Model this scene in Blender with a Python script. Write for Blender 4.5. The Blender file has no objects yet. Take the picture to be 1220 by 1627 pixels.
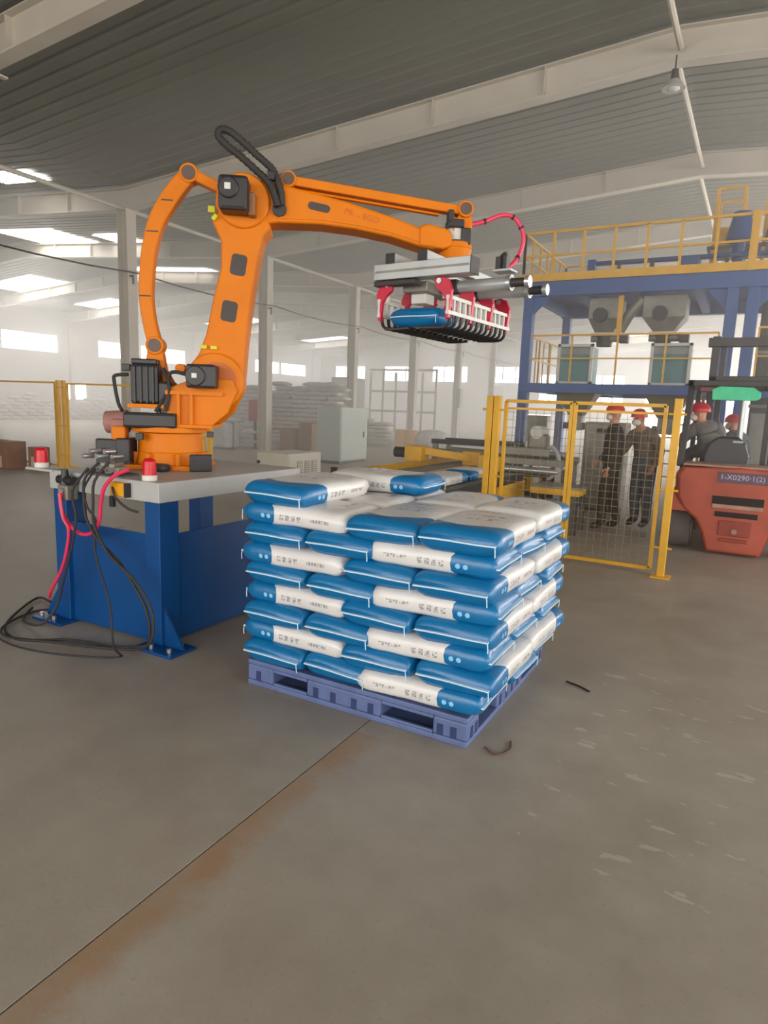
import bpy, bmesh, math, random
from mathutils import Vector, Matrix
random.seed(7)
SC = bpy.context.scene
COL = SC.collection
# ------------------------------------------------------------------ camera
cam = bpy.data.cameras.new('camera')
cam.sensor_fit = 'VERTICAL'; cam.sensor_height = 36.0
cam.lens = 1035.86 * 36.0 / 1627.0
cam.clip_end = 400
camo = bpy.data.objects.new('camera', cam); COL.objects.link(camo)
yaw, pitch, roll = 0.49926, 0.1622, -0.038216
fw = Vector((-math.sin(yaw)*math.cos(pitch), math.cos(yaw)*math.cos(pitch), -math.sin(pitch)))
rt = Vector((math.cos(yaw), math.sin(yaw), 0)); dn = fw.cross(rt)
rt2 = rt*math.cos(roll)+dn*math.sin(roll); dn2 = dn*math.cos(roll)-rt*math.sin(roll)
camo.matrix_world = Matrix(((rt2.x, -dn2.x, -fw.x, 0), (rt2.y, -dn2.y, -fw.y, 0), (rt2.z, -dn2.z, -fw.z, 1.6), (0, 0, 0, 1)))
SC.camera = camo
# ------------------------------------------------------------------ world, lights, exposure
SC.view_settings.view_transform = 'Standard'
SC.view_settings.look = 'None'
SC.view_settings.gamma = 1.0
SC.view_settings.use_curve_mapping = False
SC.view_settings.exposure = 0.0
SC.cycles.use_denoising = True
SC.cycles.max_bounces = 10
SC.cycles.diffuse_bounces = 6
SC.cycles.volume_bounces = 3
SC.cycles.sample_clamp_indirect = 6.0
W = bpy.data.worlds.new('world'); SC.world = W; W.use_nodes = True
W.node_tree.nodes['Background'].inputs[0].default_value = (1.0, 0.965, 0.92, 1)
W.node_tree.nodes['Background'].inputs[1].default_value = 5.2

def area(name, loc, rot, sx, sy, power, col=(1, 1, 1), portal=False):
    l = bpy.data.lights.new(name, 'AREA'); l.shape = 'RECTANGLE'; l.size = sx; l.size_y = sy
    l.energy = power; l.color = col
    if portal: l.cycles.is_portal = True
    o = bpy.data.objects.new(name, l); COL.objects.link(o); o.location = loc; o.rotation_euler = rot
    return o
R90 = math.pi/2
area('daylight_portal', (-1.5, -10.9, 2.9), (R90, 0, 0), 22, 5.8, 10, portal=True)      # open back of the hall
area('daylight_portal', (10.5, 4, 2.6), (0, R90, 0), 5.0, 22, 10, portal=True)         # open right side

EMIT_WIN = 22.0      # window panes, seen from inside
EMIT_SKY = 12.0      # translucent roof lights and the glowing panels added with them
HAZE = 0.045

# ------------------------------------------------------------------ materials
def rgb(r, g, b):
    f = lambda c: (c/255/12.92) if c/255 <= 0.04045 else ((c/255+0.055)/1.055)**2.4
    return (f(r), f(g), f(b), 1)
MATS = {}
def mat(name, col, rough=0.5, metal=0.0, var=0.12, scale=6.0, bump=0.0, bscale=60.0, spec=0.5, coat=0.0):
    m = bpy.data.materials.new(name); m.use_nodes = True
    nt = m.node_tree; N = nt.nodes; L = nt.links; b = N['Principled BSDF']
    tc = N.new('ShaderNodeTexCoord'); n = N.new('ShaderNodeTexNoise')
    n.inputs['Scale'].default_value = scale; n.inputs['Detail'].default_value = 5
    L.new(tc.outputs['Object'], n.inputs['Vector'])
    r = N.new('ShaderNodeValToRGB'); r.color_ramp.elements[0].position = 0.3; r.color_ramp.elements[1].position = 0.7
    r.color_ramp.elements[0].color = tuple(c*(1-var) for c in col[:3])+(1,)
    r.color_ramp.elements[1].color = tuple(min(1, c*(1+var*0.6)) for c in col[:3])+(1,)
    L.new(n.outputs[0], r.inputs[0]); L.new(r.outputs[0], b.inputs['Base Color'])
    b.inputs['Roughness'].default_value = rough; b.inputs['Metallic'].default_value = metal
    b.inputs['Specular IOR Level'].default_value = spec; b.inputs['Coat Weight'].default_value = coat
    if bump:
        n2 = N.new('ShaderNodeTexNoise'); n2.inputs['Scale'].default_value = bscale; n2.inputs['Detail'].default_value = 4
        L.new(tc.outputs['Object'], n2.inputs['Vector'])
        bp = N.new('ShaderNodeBump'); bp.inputs['Strength'].default_value = bump; bp.inputs['Distance'].default_value = 0.01
        L.new(n2.outputs[0], bp.inputs['Height']); L.new(bp.outputs[0], b.inputs['Normal'])
    MATS[name] = m
    return m
def emit(name, col, s):
    m = bpy.data.materials.new(name); m.use_nodes = True; nt = m.node_tree
    nt.nodes.remove(nt.nodes['Principled BSDF']); e = nt.nodes.new('ShaderNodeEmission')
    e.inputs[0].default_value = col; e.inputs[1].default_value = s
    nt.links.new(e.outputs[0], nt.nodes['Material Output'].inputs[0]); MATS[name] = m
    return m
ORANGE = mat('orange_paint', rgb(218, 120, 0), 0.5, var=0.05, spec=0.28)
ORANGE_D = mat('orange_lettering', rgb(196, 92, 4), 0.45, var=0.05)
BLACK = mat('black_plastic', rgb(44, 42, 44), 0.42, var=0.2, bump=0.1)
DARK = mat('dark_recess', rgb(70, 62, 60), 0.6, var=0.1)
CAPG = mat('grey_bearing_cap', rgb(92, 74, 66), 0.5, var=0.15)
MAUVE = mat('faded_pink_motor', rgb(168, 118, 108), 0.6, var=0.15)
STEEL = mat('bright_steel', rgb(196, 198, 198), 0.32, 0.75, var=0.12)
ALU = mat('aluminium_profile', rgb(186, 190, 190), 0.38, 0.35, var=0.08)
GREYPAINT = mat('light_grey_paint', rgb(178, 178, 176), 0.5, var=0.06)
BLUESTAND = mat('royal_blue_paint', rgb(0, 68, 128), 0.36, var=0.1, scale=3)
YEL = mat('yellow_paint', rgb(226, 172, 44), 0.45, var=0.1)
YEL2 = mat('yellow_marker', rgb(206, 200, 30), 0.5, var=0.1)
BLUEST = mat('blue_structural_paint', rgb(52, 88, 150), 0.5, var=0.14, scale=2)
GREYM = mat('grey_machine_steel', rgb(140, 138, 128), 0.45, 0.3, var=0.2)
DGREY = mat('dark_grey_steel', rgb(62, 58, 56), 0.5, 0.2, var=0.2)
TEAL = mat('teal_panel', rgb(92, 138, 142), 0.5, var=0.08)
WHITEP = mat('white_paint', rgb(214, 212, 206), 0.5, var=0.05)
CREAM = mat('cream_column_paint', rgb(202, 194, 180), 0.55, var=0.06, scale=2)
RED = mat('red_plastic', rgb(206, 18, 34), 0.3, var=0.08)
REDB = mat('crimson_bracket', rgb(200, 30, 62), 0.4, var=0.12)
HOSE = mat('pink_red_hose', rgb(226, 54, 92), 0.35, var=0.08)
RUBBER = mat('black_rubber', rgb(52, 48, 46), 0.7, var=0.2, bump=0.2)
TYRE = mat('dusty_tyre', rgb(92, 86, 80), 0.85, var=0.2, bump=0.3)
FORKRED = mat('orange_red_paint', rgb(174, 74, 46), 0.5, var=0.2, scale=3)
FORKDUST = mat('dusty_edge_paint', rgb(176, 140, 124), 0.7, var=0.2)
LILAC = mat('lettering_lilac', rgb(196, 186, 204), 0.6, var=0.05)
PLATEP = mat('slate_name_band', rgb(96, 74, 92), 0.6, var=0.15)
GREEN = mat('green_board', rgb(70, 206, 152), 0.5, var=0.12, scale=12)
PALLET = mat('blue_pallet_plastic', rgb(92, 108, 152), 0.5, var=0.18, scale=8, bump=0.1)
CARTON = mat('brown_cardboard', rgb(136, 100, 76), 0.8, var=0.12)
CAB = mat('pale_grey_green_paint', rgb(182, 190, 182), 0.5, var=0.05)
BEIGE = mat('beige_cabinet_paint', rgb(212, 206, 188), 0.5, var=0.05)
TAPE = mat('white_seam_tape', rgb(196, 222, 240), 0.5, var=0.05)
SKIN = mat('skin', rgb(196, 142, 116), 0.55, var=0.06)
HAIR = mat('dark_hair', rgb(34, 28, 26), 0.7)
CLOTH1 = mat('charcoal_overall', rgb(58, 50, 46), 0.9, var=0.2, bump=0.2)
CLOTH2 = mat('grey_brown_jacket', rgb(120, 104, 96), 0.9, var=0.15, bump=0.2)
CLOTH3 = mat('grey_workwear', rgb(112, 108, 106), 0.9, var=0.15, bump=0.2)
CLOTH4 = mat('slate_trousers', rgb(88, 92, 98), 0.9, var=0.15)
SHOE = mat('black_shoe', rgb(26, 24, 24), 0.6)
MASKM = mat('white_cloth_mask', rgb(226, 218, 210), 0.85)
HELM = mat('red_helmet', rgb(206, 40, 50), 0.32, var=0.05)
HELM2 = mat('orange_red_helmet', rgb(206, 66, 40), 0.32, var=0.05)
WSACK = mat('off_white_woven_sack', rgb(206, 204, 202), 0.7, var=0.22, scale=5, bump=0.3, bscale=20)
WALLM = mat('pale_wall_sheet', rgb(210, 206, 200), 0.7, var=0.05)
EMW = emit('window_daylight', (1, 0.955, 0.90, 1), EMIT_WIN)
EMS = emit('roof_light_daylight', (1, 0.965, 0.92, 1), EMIT_SKY)

class Nd:
    """tiny helper for node maths"""
    def __init__(s, nt): s.nt = nt
    def __call__(s, op, a, b=None, c=None):
        n = s.nt.nodes.new('ShaderNodeMath'); n.operation = op
        for i, v in enumerate((a, b, c)):
            if v is None: continue
            if isinstance(v, (int, float)): n.inputs[i].default_value = v
            else: s.nt.links.new(v, n.inputs[i])
        return n.outputs[0]
    def band(s, x, lo, hi):
        return s('MULTIPLY', s('GREATER_THAN', x, lo), s('LESS_THAN', x, hi))
    def mix(s, f, a, b):
        n = s.nt.nodes.new('ShaderNodeMix'); n.data_type = 'RGBA'
        for i, v in ((0, f), (6, a), (7, b)):
            if isinstance(v, (int, float, tuple)): n.inputs[i].default_value = v
            else: s.nt.links.new(v, n.inputs[i])
        return n.outputs[2]
    def noise(s, vec, scale, detail=3, rough=0.5):
        n = s.nt.nodes.new('ShaderNodeTexNoise'); n.inputs['Scale'].default_value = scale
        n.inputs['Detail'].default_value = detail; n.inputs['Roughness'].default_value = rough
        s.nt.links.new(vec, n.inputs['Vector']); return n.outputs[0]

def sack_material():
    m = bpy.data.materials.new('blue_white_printed_sack'); m.use_nodes = True
    nt = m.node_tree; b = nt.nodes['Principled BSDF']; E = Nd(nt)
    tc = nt.nodes.new('ShaderNodeTexCoord'); sp = nt.nodes.new('ShaderNodeSeparateXYZ')
    nt.links.new(tc.outputs['Object'], sp.inputs[0]); x, y, z = sp.outputs
    ay = E('ABSOLUTE', y); obj = tc.outputs['Object']
    lim = E('SUBTRACT', 0.255, E('MULTIPLY', E('MULTIPLY', ay, ay), 3.4))
    blue = E('GREATER_THAN', x, lim)
    side = E('GREATER_THAN', ay, 0.162)
    top = E('MULTIPLY', E('GREATER_THAN', z, 0.03), E('LESS_THAN', ay, 0.15))
    n1 = E.noise(obj, 95, 2); g1 = E('GREATER_THAN', n1, 0.47)
    # side print: four characters, then a row of small ones
    def cell(x0, pitch, n, w):
        f = E('MODULO', E('ADD', E('SUBTRACT', x, x0), pitch*50), pitch)
        return E('MULTIPLY', E('LESS_THAN', f, w), E.band(x, x0, x0+pitch*n))
    big = E('MULTIPLY', cell(-0.055, 0.037, 4, 0.024), E.band(z, -0.022, 0.008))
    small = E('MULTIPLY', cell(-0.235, 0.018, 7, 0.014), E.band(z, -0.012, 0.006))
    sideink = E('MULTIPLY', E('MULTIPLY', E('MAXIMUM', big, small), side), g1)
    # top print: three large characters across, two caption lines and a box
    n2 = E.noise(obj, 42, 2); g2 = E('GREATER_THAN', n2, 0.49)
    fy = E('MODULO', E('ADD', y, 5.1), 0.095)
    t1 = E('MULTIPLY', E('MULTIPLY', E('LESS_THAN', fy, 0.062), E.band(x, -0.02, 0.055)), E('LESS_THAN', ay, 0.13))
    t2 = E('MULTIPLY', E.band(x, -0.09, -0.068), E('LESS_THAN', ay, 0.11))
    t3 = E('MULTIPLY', E.band(x, -0.24, -0.18), E.band(y, -0.09, 0.03))
    topink = E('MULTIPLY', E('MULTIPLY', E('MAXIMUM', E('MAXIMUM', t1, t2), t3), top), g2)
    ink = E('MAXIMUM', E('MULTIPLY', sideink, 0.62), E('MULTIPLY', topink, 0.62))
    white = E.mix(E.noise(obj, 6, 3), rgb(212, 208, 204), rgb(226, 224, 222))
    white = E.mix(ink, white, rgb(74, 76, 100))
    bl = E.mix(E.noise(obj, 9, 3), rgb(0, 96, 148), rgb(8, 114, 170))
    def dot(cx):
        dx = E('SUBTRACT', x, cx); dz = E('ADD', z, 0.008)
        return E('LESS_THAN', E('ADD', E('MULTIPLY', dx, dx), E('MULTIPLY', dz, dz)), 0.00015)
    dots = E('MULTIPLY', E('MAXIMUM', dot(0.152), dot(0.190)), side)
    bl = E.mix(dots, bl, rgb(140, 200, 240))
    nt.links.new(E.mix(blue, white, bl), b.inputs['Base Color'])
    b.inputs['Roughness'].default_value = 0.33
    b.inputs['Coat Weight'].default_value = 0.25; b.inputs['Coat Roughness'].default_value = 0.2
    bp = nt.nodes.new('ShaderNodeBump'); bp.inputs['Strength'].default_value = 0.35; bp.inputs['Distance'].default_value = 0.012
    nt.links.new(E.noise(obj, 11, 4, 0.6), bp.inputs['Height']); nt.links.new(bp.outputs[0], b.inputs['Normal'])
    return m
SACK = sack_material()

def floor_material():
    m = bpy.data.materials.new('worn_concrete'); m.use_nodes = True
    nt = m.node_tree; b = nt.nodes['Principled BSDF']; E = Nd(nt)
    tc = nt.nodes.new('ShaderNodeTexCoord'); sp = nt.nodes.new('ShaderNodeSeparateXYZ')
    nt.links.new(tc.outputs['Object'], sp.inputs[0]); x, y, z = sp.outputs; obj = tc.outputs['Object']
    n1 = E.noise(obj, 0.55, 5, 0.6); n2 = E.noise(obj, 3.2, 6, 0.65); n3 = E.noise(obj, 60, 3)
    f = E('ADD', E('MULTIPLY', n1, 0.55), E('MULTIPLY', n2, 0.45))
    r = nt.nodes.new('ShaderNodeValToRGB'); cr = r.color_ramp
    cr.elements[0].position = 0.3; cr.elements[0].color = rgb(142, 132, 119)
    cr.elements[1].position = 0.66; cr.elements[1].color = rgb(172, 163, 149)
    nt.links.new(f, r.inputs[0]); c = r.outputs[0]
    c = E.mix(E('MULTIPLY', E('GREATER_THAN', n3, 0.66), 0.25), c, rgb(118, 108, 98))
    # brown spill beside the expansion joint
    ed = E.noise(obj, 5, 4, 0.7)
    lim = E('ADD', -1.50, E('MULTIPLY', ed, 0.26))
    soft = nt.nodes.new('ShaderNodeMapRange'); soft.interpolation_type = 'SMOOTHSTEP'; soft.inputs[1].default_value = -0.02; soft.inputs[2].default_value = 0.10
    nt.links.new(E('SUBTRACT', lim, x), soft.inputs[0])
    st = E('MULTIPLY', E('MULTIPLY', E.band(x, -1.53, -1.1), soft.outputs[0]), E('LESS_THAN', y, 2.6))
    st = E('MULTIPLY', st, E('MULTIPLY', E('POWER', E.noise(obj, 4, 4, 0.7), 1.3), 1.5))
    c = E.mix(st, c, rgb(158, 122, 86))
    # dark oily patches and pale scuffs, in places of their own
    vo = nt.nodes.new('ShaderNodeTexVoronoi'); vo.inputs['Scale'].default_value = 1.1
    nt.links.new(obj, vo.inputs['Vector'])
    oil = E('MULTIPLY', E('LESS_THAN', E('ADD', vo.outputs[0], E('MULTIPLY', n2, 0.5)), 0.36), 0.35)
    c = E.mix(oil, c, rgb(116, 105, 94))
    mp = nt.nodes.new('ShaderNodeMapping'); mp.inputs['Scale'].default_value = (5, 14, 1); mp.inputs['Rotation'].default_value = (0, 0, 0.3)
    nt.links.new(obj, mp.inputs[0])
    sc = E('MULTIPLY', E('GREATER_THAN', E.noise(mp.outputs[0], 1.0, 3), 0.64), E('MULTIPLY', E.band(x, -0.6, 0.6), E.band(y, 2.2, 4.2)))
    c = E.mix(E('MULTIPLY', sc, 0.4), c, rgb(205, 198, 184))
    nt.links.new(c, b.inputs['Base Color'])
    rr = E('ADD', 0.34, E('MULTIPLY', n2, 0.3)); nt.links.new(rr, b.inputs['Roughness'])
    bp = nt.nodes.new('ShaderNodeBump'); bp.inputs['Strength'].default_value = 0.15; bp.inputs['Distance'].default_value = 0.004
    nt.links.new(E('ADD', n3, n2), bp.inputs['Height']); nt.links.new(bp.outputs[0], b.inputs['Normal'])
    return m
FLOORM = floor_material()
ROOFM = mat('grey_roof_sheet', rgb(122, 123, 115), 0.5, 0.1, var=0.07, scale=0.5)

# ------------------------------------------------------------------ mesh builder
WL = {}
def tag(o, label=None, cat=None, group=None, kind=None):
    if label: o['label'] = label
    if cat: o['category'] = cat
    if group: o['group'] = group
    if kind: o['kind'] = kind
    return o
def thing(name, label, cat, loc=(0, 0, 0), group=None):
    o = bpy.data.objects.new(name, None); o.empty_display_size = 0.1; COL.objects.link(o); o.location = loc
    WL[o.name] = Vector(loc); tag(o, label, cat, group); return o
class MB:
    def __init__(s): s.v = []; s.f = []; s.m = []; s.cm = 0
    def add(s, vs, fs):
        k = len(s.v); s.v += [Vector(p) for p in vs]; s.f += [tuple(i+k for i in f) for f in fs]; s.m += [s.cm]*len(fs); return s
    def box(s, c, d, rz=0, M=None):
        hx, hy, hz = d[0]/2, d[1]/2, d[2]/2
        R = M if M is not None else Matrix.Rotation(rz, 3, 'Z')
        c = Vector(c)
        vs = [c+R @ Vector((sx*hx, sy*hy, sz*hz)) for sz in (-1, 1) for sx, sy in ((-1, -1), (1, -1), (1, 1), (-1, 1))]
        return s.add(vs, [(3, 2, 1, 0), (4, 5, 6, 7), (0, 1, 5, 4), (1, 2, 6, 5), (2, 3, 7, 6), (3, 0, 4, 7)])
    def b2(s, a, b):
        return s.box([(a[i]+b[i])/2 for i in range(3)], [abs(a[i]-b[i]) for i in range(3)])
    def cyl(s, p0, p1, r0, r1=None, n=16):
        r1 = r0 if r1 is None else r1
        p0, p1 = Vector(p0), Vector(p1); d = (p1-p0).normalized()
        a = d.orthogonal().normalized(); b = d.cross(a)
        vs = []
        for p, r in ((p0, r0), (p1, r1)):
            vs += [p+(a*math.cos(t)+b*math.sin(t))*r for t in [2*math.pi*i/n for i in range(n)]]
        fs = [(i, (i+1) % n, n+(i+1) % n, n+i) for i in range(n)]+[tuple(range(n-1, -1, -1)), tuple(range(n, 2*n))]
        return s.add(vs, fs)
    def tube(s, pts, r, n=8, smooth_steps=4):
        P = [Vector(p) for p in pts]
        if smooth_steps > 1 and len(P) > 2:
            Q = []
            for i in range(len(P)-1):
                p0 = P[max(i-1, 0)]; p1 = P[i]; p2 = P[i+1]; p3 = P[min(i+2, len(P)-1)]
                for k in range(smooth_steps):
                    t = k/smooth_steps
                    Q.append(0.5*((2*p1)+(-p0+p2)*t+(2*p0-5*p1+4*p2-p3)*t*t+(-p0+3*p1-3*p2+p3)*t**3))
            Q.append(P[-1]); P = Q
        vs = []; a = None
        for i, p in enumerate(P):
            d = (P[min(i+1, len(P)-1)]-P[max(i-1, 0)])
            if d.length < 1e-9: d = Vector((0, 0, 1))
            d.normalize()
            a = d.orthogonal().normalized() if a is None else (a-d*a.dot(d)).normalized()
            b = d.cross(a); rr = r[i*(len(r)-1)//max(1, len(P)-1)] if isinstance(r, (list, tuple)) else r
            vs += [p+(a*math.cos(2*math.pi*j/n)+b*math.sin(2*math.pi*j/n))*rr for j in range(n)]
        fs = []
        for i in range(len(P)-1):
            fs += [(i*n+j, i*n+(j+1) % n, (i+1)*n+(j+1) % n, (i+1)*n+j) for j in range(n)]
        fs += [tuple(range(n-1, -1, -1)), tuple(range((len(P)-1)*n, len(P)*n))]
        return s.add(vs, fs)
    def bar(s, p0, p1, w, h=None):
        """square bar between two points, h measured upwards"""
        h = h or w; p0, p1 = Vector(p0), Vector(p1); d = (p1-p0); L = d.length; d.normalize()
        up = Vector((0, 0, 1)) if abs(d.z) < 0.95 else Vector((0, 1, 0))
        x = d.cross(up).normalized(); u = x.cross(d)
        M = Matrix((x, d, u)).transposed()
        return s.box((p0+p1)/2, (w, L, h), M=M)
    def prism(s, poly, O, ex, ey, en, w0, w1):
        O, ex, ey, en = Vector(O), Vector(ex), Vector(ey), Vector(en); n = len(poly)
        area2 = sum(poly[i][0]*poly[(i+1) % n][1]-poly[(i+1) % n][0]*poly[i][1] for i in range(n))
        if (area2 < 0) != (ex.cross(ey).dot(en) < 0): poly = poly[::-1]
        if w1 < w0: w0, w1 = w1, w0
        vs = [O+ex*p[0]+ey*p[1]+en*w for w in (w0, w1) for p in poly]
        return s.add(vs, [(i, (i+1) % n, n+(i+1) % n, n+i) for i in range(n)]+[tuple(range(n-1, -1, -1)), tuple(range(n, 2*n))])
    def ell(s, c, r, n=12, k=8, M=None):
        c = Vector(c); M = M or Matrix.Identity(3); vs = []
        vs.append(c+M @ Vector((0, 0, -r[2])))
        for i in range(1, k):
            ph = -math.pi/2+math.pi*i/k
            vs += [c+M @ Vector((r[0]*math.cos(ph)*math.cos(2*math.pi*j/n), r[1]*math.cos(ph)*math.sin(2*math.pi*j/n), r[2]*math.sin(ph))) for j in range(n)]
        vs.append(c+M @ Vector((0, 0, r[2])))
        fs = [(0, 1+(j+1) % n, 1+j) for j in range(n)]
        for i in range(k-2):
            fs += [(1+i*n+j, 1+i*n+(j+1) % n, 1+(i+1)*n+(j+1) % n, 1+(i+1)*n+j) for j in range(n)]
        t = len(vs)-1; o = 1+(k-2)*n
        fs += [(o+j, o+(j+1) % n, t) for j in range(n)]
        return s.add(vs, fs)
    def build(s, name, mats, parent=None, bevel=0, smooth=False, label=None, cat=None, group=None, kind=None, segs=2, origin=None):
        if parent is not None: org = WL[parent.name]
        elif origin is not None: org = Vector(origin)
        else:
            mn = Vector([min(v[i] for v in s.v) for i in range(3)]); mx = Vector([max(v[i] for v in s.v) for i in range(3)])
            org = Vector(((mn.x+mx.x)/2, (mn.y+mx.y)/2, mn.z))
        me = bpy.data.meshes.new(name); me.from_pydata([v-org for v in s.v], [], s.f)
        ms = mats if isinstance(mats, (list, tuple)) else [mats]
        for m in ms: me.materials.append(m)
        if len(ms) > 1: me.polygons.foreach_set('material_index', s.m)
        if smooth:
            me.polygons.foreach_set('use_smooth', [True]*len(s.f))
            if smooth != 'full': me.set_sharp_from_angle(angle=math.radians(40))
        me.update()
        o = bpy.data.objects.new(name, me); COL.objects.link(o)
        if parent is not None: o.parent = parent
        else: o.location = org
        WL[o.name] = org
        if bevel:
            bv = o.modifiers.new('bevel', 'BEVEL'); bv.width = bevel; bv.segments = segs; bv.limit_method = 'ANGLE'; bv.harden_normals = False
        return tag(o, label, cat, group, kind)
def copytree(o, loc, rz=0, label=None, group=None):
    c = o.copy(); COL.objects.link(c); c.location = loc; c.rotation_euler = (0, 0, rz); WL[c.name] = Vector(loc)
    if label: c['label'] = label
    if group: c['group'] = group
    for ch in list(o.children):
        d = ch.copy(); COL.objects.link(d); d.parent = c
        for g in list(ch.children):
            e = g.copy(); COL.objects.link(e); e.parent = d
    return c
def text(s, size, M, mat_, name, parent, depth=0.002, label=None):
    cu = bpy.data.curves.new('t', 'FONT'); cu.body = s; cu.size = size; cu.extrude = depth; cu.align_x = 'CENTER'; cu.align_y = 'CENTER'
    cu.resolution_u = 2
    o = bpy.data.objects.new('t', cu); COL.objects.link(o)
    me = bpy.data.meshes.new_from_object(o.evaluated_get(bpy.context.evaluated_depsgraph_get()))
    bpy.data.objects.remove(o)
    me.transform(Matrix.Translation(-WL[parent.name]) @ M); me.materials.clear(); me.materials.append(mat_)
    ob = bpy.data.objects.new(name, me); COL.objects.link(ob); ob.parent = parent; WL[ob.name] = WL[parent.name]
    if label: ob['label'] = label
    return ob

# ------------------------------------------------------------------ the hall
XJ = -1.53; XC = -13.6; XR = 10.6; XL = -37.8; YB = -11.0; YF = 55.0; RX = -1.5
YCOL = [11.45+5.25*i for i in range(-4, 11)]
m = MB()
for x0, x1 in ((XL-0.3, XJ-0.004), (XJ+0.004, XR+0.3)): m.b2((x0, YB-6, -0.25), (x1, YF+0.3, 0))
m.b2((XJ-0.004, YB-6, -0.25), (XJ+0.004, YF+0.3, -0.012))
fl = m.build('floor', FLOORM, kind='structure', origin=(0, 0, 0))
tag(fl, 'worn grey concrete floor with a straight joint and brown stain')

ZE, ZR = 6.55, 7.40       # underside of the roof sheet at eaves/valley and ridge
def roofz(x):
    if x >= XC: return ZR-(ZR-ZE)*abs(x-RX)/12.1
    return ZR-(ZR-ZE)*abs(x-(XC-12.1))/12.1
def roof_slope(x0, x1, holes=()):
    """profiled sheet, ribs along the slope, one mesh"""
    vs = []; fs = []; pitch = 0.30; prof = ((0, 0), (0.19, 0), (0.22, -0.014), (0.27, -0.014), (0.30, 0))
    ys = []; y = YB
    while y < YF:
        for a, b in prof[:-1]: ys.append((y+a, b))
        y += pitch
    ys.append((y, 0))
    n = len(ys)
    for x in (x0, x1):
        vs += [(x, yy, roofz(x)+dz) for yy, dz in ys]
    for i in range(n-1): fs.append((i, i+1, n+i+1, n+i))
    return vs, fs
m = MB()
for a, b in ((XC, RX), (RX, XR), (XL, XC-12.1), (XC-12.1, XC)): m.add(*roof_slope(a, b))
ce = m.build('ceiling', ROOFM, kind='structure', origin=(0, 0, 0))
tag(ce, 'grey profiled sheet roof seen from below, ribs running down the slope')
# thin outer roof skin so that no light leaks
# translucent roof lights in the left span, set just under the sheet; unseen panels added for light follow
def glow_panel(idx, x0, x1, y0, y1):
    m = MB(); k = 6
    for i in range(k):
        ya = y0+(y1-y0)*i/k; yb = ya+(y1-y0)/k-0.05
        m.add([(x0, ya, roofz(x0)-0.05), (x1, ya, roofz(x1)-0.05), (x1, yb, roofz(x1)-0.05), (x0, yb, roofz(x0)-0.05)], [(0, 1, 2, 3)])
    o = m.build('window_%d' % idx, EMS, kind='structure'); tag(o, 'bright translucent roof light'); return o
wi = 1
for x0, x1, y0, y1 in ((-24.6, -21.5, 14.9, 17.0), (-20.4, -19.1, 15.7, 17.0), (-26.0, -20.8, 21.6, 23.2), (-34.2, -30.4, 20.0, 22.8), (-35.0, -32.0, 25.6, 28.6), (-17.0, -15.2, 10.0, 10.7),
                       (-34, -30, 34, 37), (-34, -30, 44, 48), (-22, -18, 44, 46.5), (3, 8, 19, 22), (3, 8, 27, 31), (3, 8, 36, 41), (3, 8, 46, 52), (-10, -5, 47, 52)):  # unseen glowing panels, added to brighten the far hall and its haze
    glow_panel(wi, x0, x1, y0, y1); wi += 1
# rafters: tapered I beams, one per frame, each slope
def rafter(y, xa, xb):
    m = MB(); za, zb = roofz(xa), roofz(xb); t = 0.02; D = 0.56
    for w0, w1, o0, o1 in ((-0.12, 0.12, 0.10, 0.12), (-0.12, 0.12, D, D+0.03), (-0.01, 0.01, 0.12, D)):
        vs = [(x, y+w, z-o) for x, z in ((xa, za), (xb, zb)) for w, o in ((w0, o0), (w1, o0), (w1, o1), (w0, o1))]
        m.add(vs, [(0, 1, 2, 3), (7, 6, 5, 4), (0, 4, 5, 1), (1, 5, 6, 2), (2, 6, 7, 3), (3, 7, 4, 0)])
    n = 6
    for i in range(1, n):
        x = xa+(xb-xa)*i/n; z = roofz(x)
        m.b2((x-0.008, y-0.11, z-D), (x+0.008, y+0.11, z-0.12))
    return m
k = 1
for y in YCOL:
    for xa, xb in ((XC, RX), (RX, XR)) + (((XC-12.1, XC), (XL, XC-12.1)) if y > 8 else ()):
        rafter(y, xa, xb).build('trim_%d' % k, CREAM, kind='structure', label='cream steel roof beam under the sheet roof'); k += 1
# ridge ties, valley struts and end cleats
for i in range(len(YCOL)-1):
    y0, y1 = YCOL[i], YCOL[i+1]
    m = MB().cyl((RX-0.02, y0+0.13, 6.86), (RX+0.02, y1-0.13, 6.98), 0.045, n=8)
    m.build('trim_%d' % k, CREAM, kind='structure', smooth=True, label='slim round tie running along the ridge'); k += 1
    m = MB().cyl((XC, y0+0.1, 6.0), (XC, y1-0.1, 6.0), 0.05, n=8)
    m.build('trim_%d' % k, CREAM, kind='structure', smooth=True, label='round strut between column heads'); k += 1
m = MB(); y = YCOL[3]
m.b2((-9.85, y-0.32, 5.98), (-9.75, y+0.02, 6.0)); m.b2((-9.85, y-0.3, 6.0), (-9.82, y-0.1, 6.35))
m.build('trim_%d' % k, CREAM, kind='structure', label='small angle cleat on the nearest roof beam'); k += 1
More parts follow.
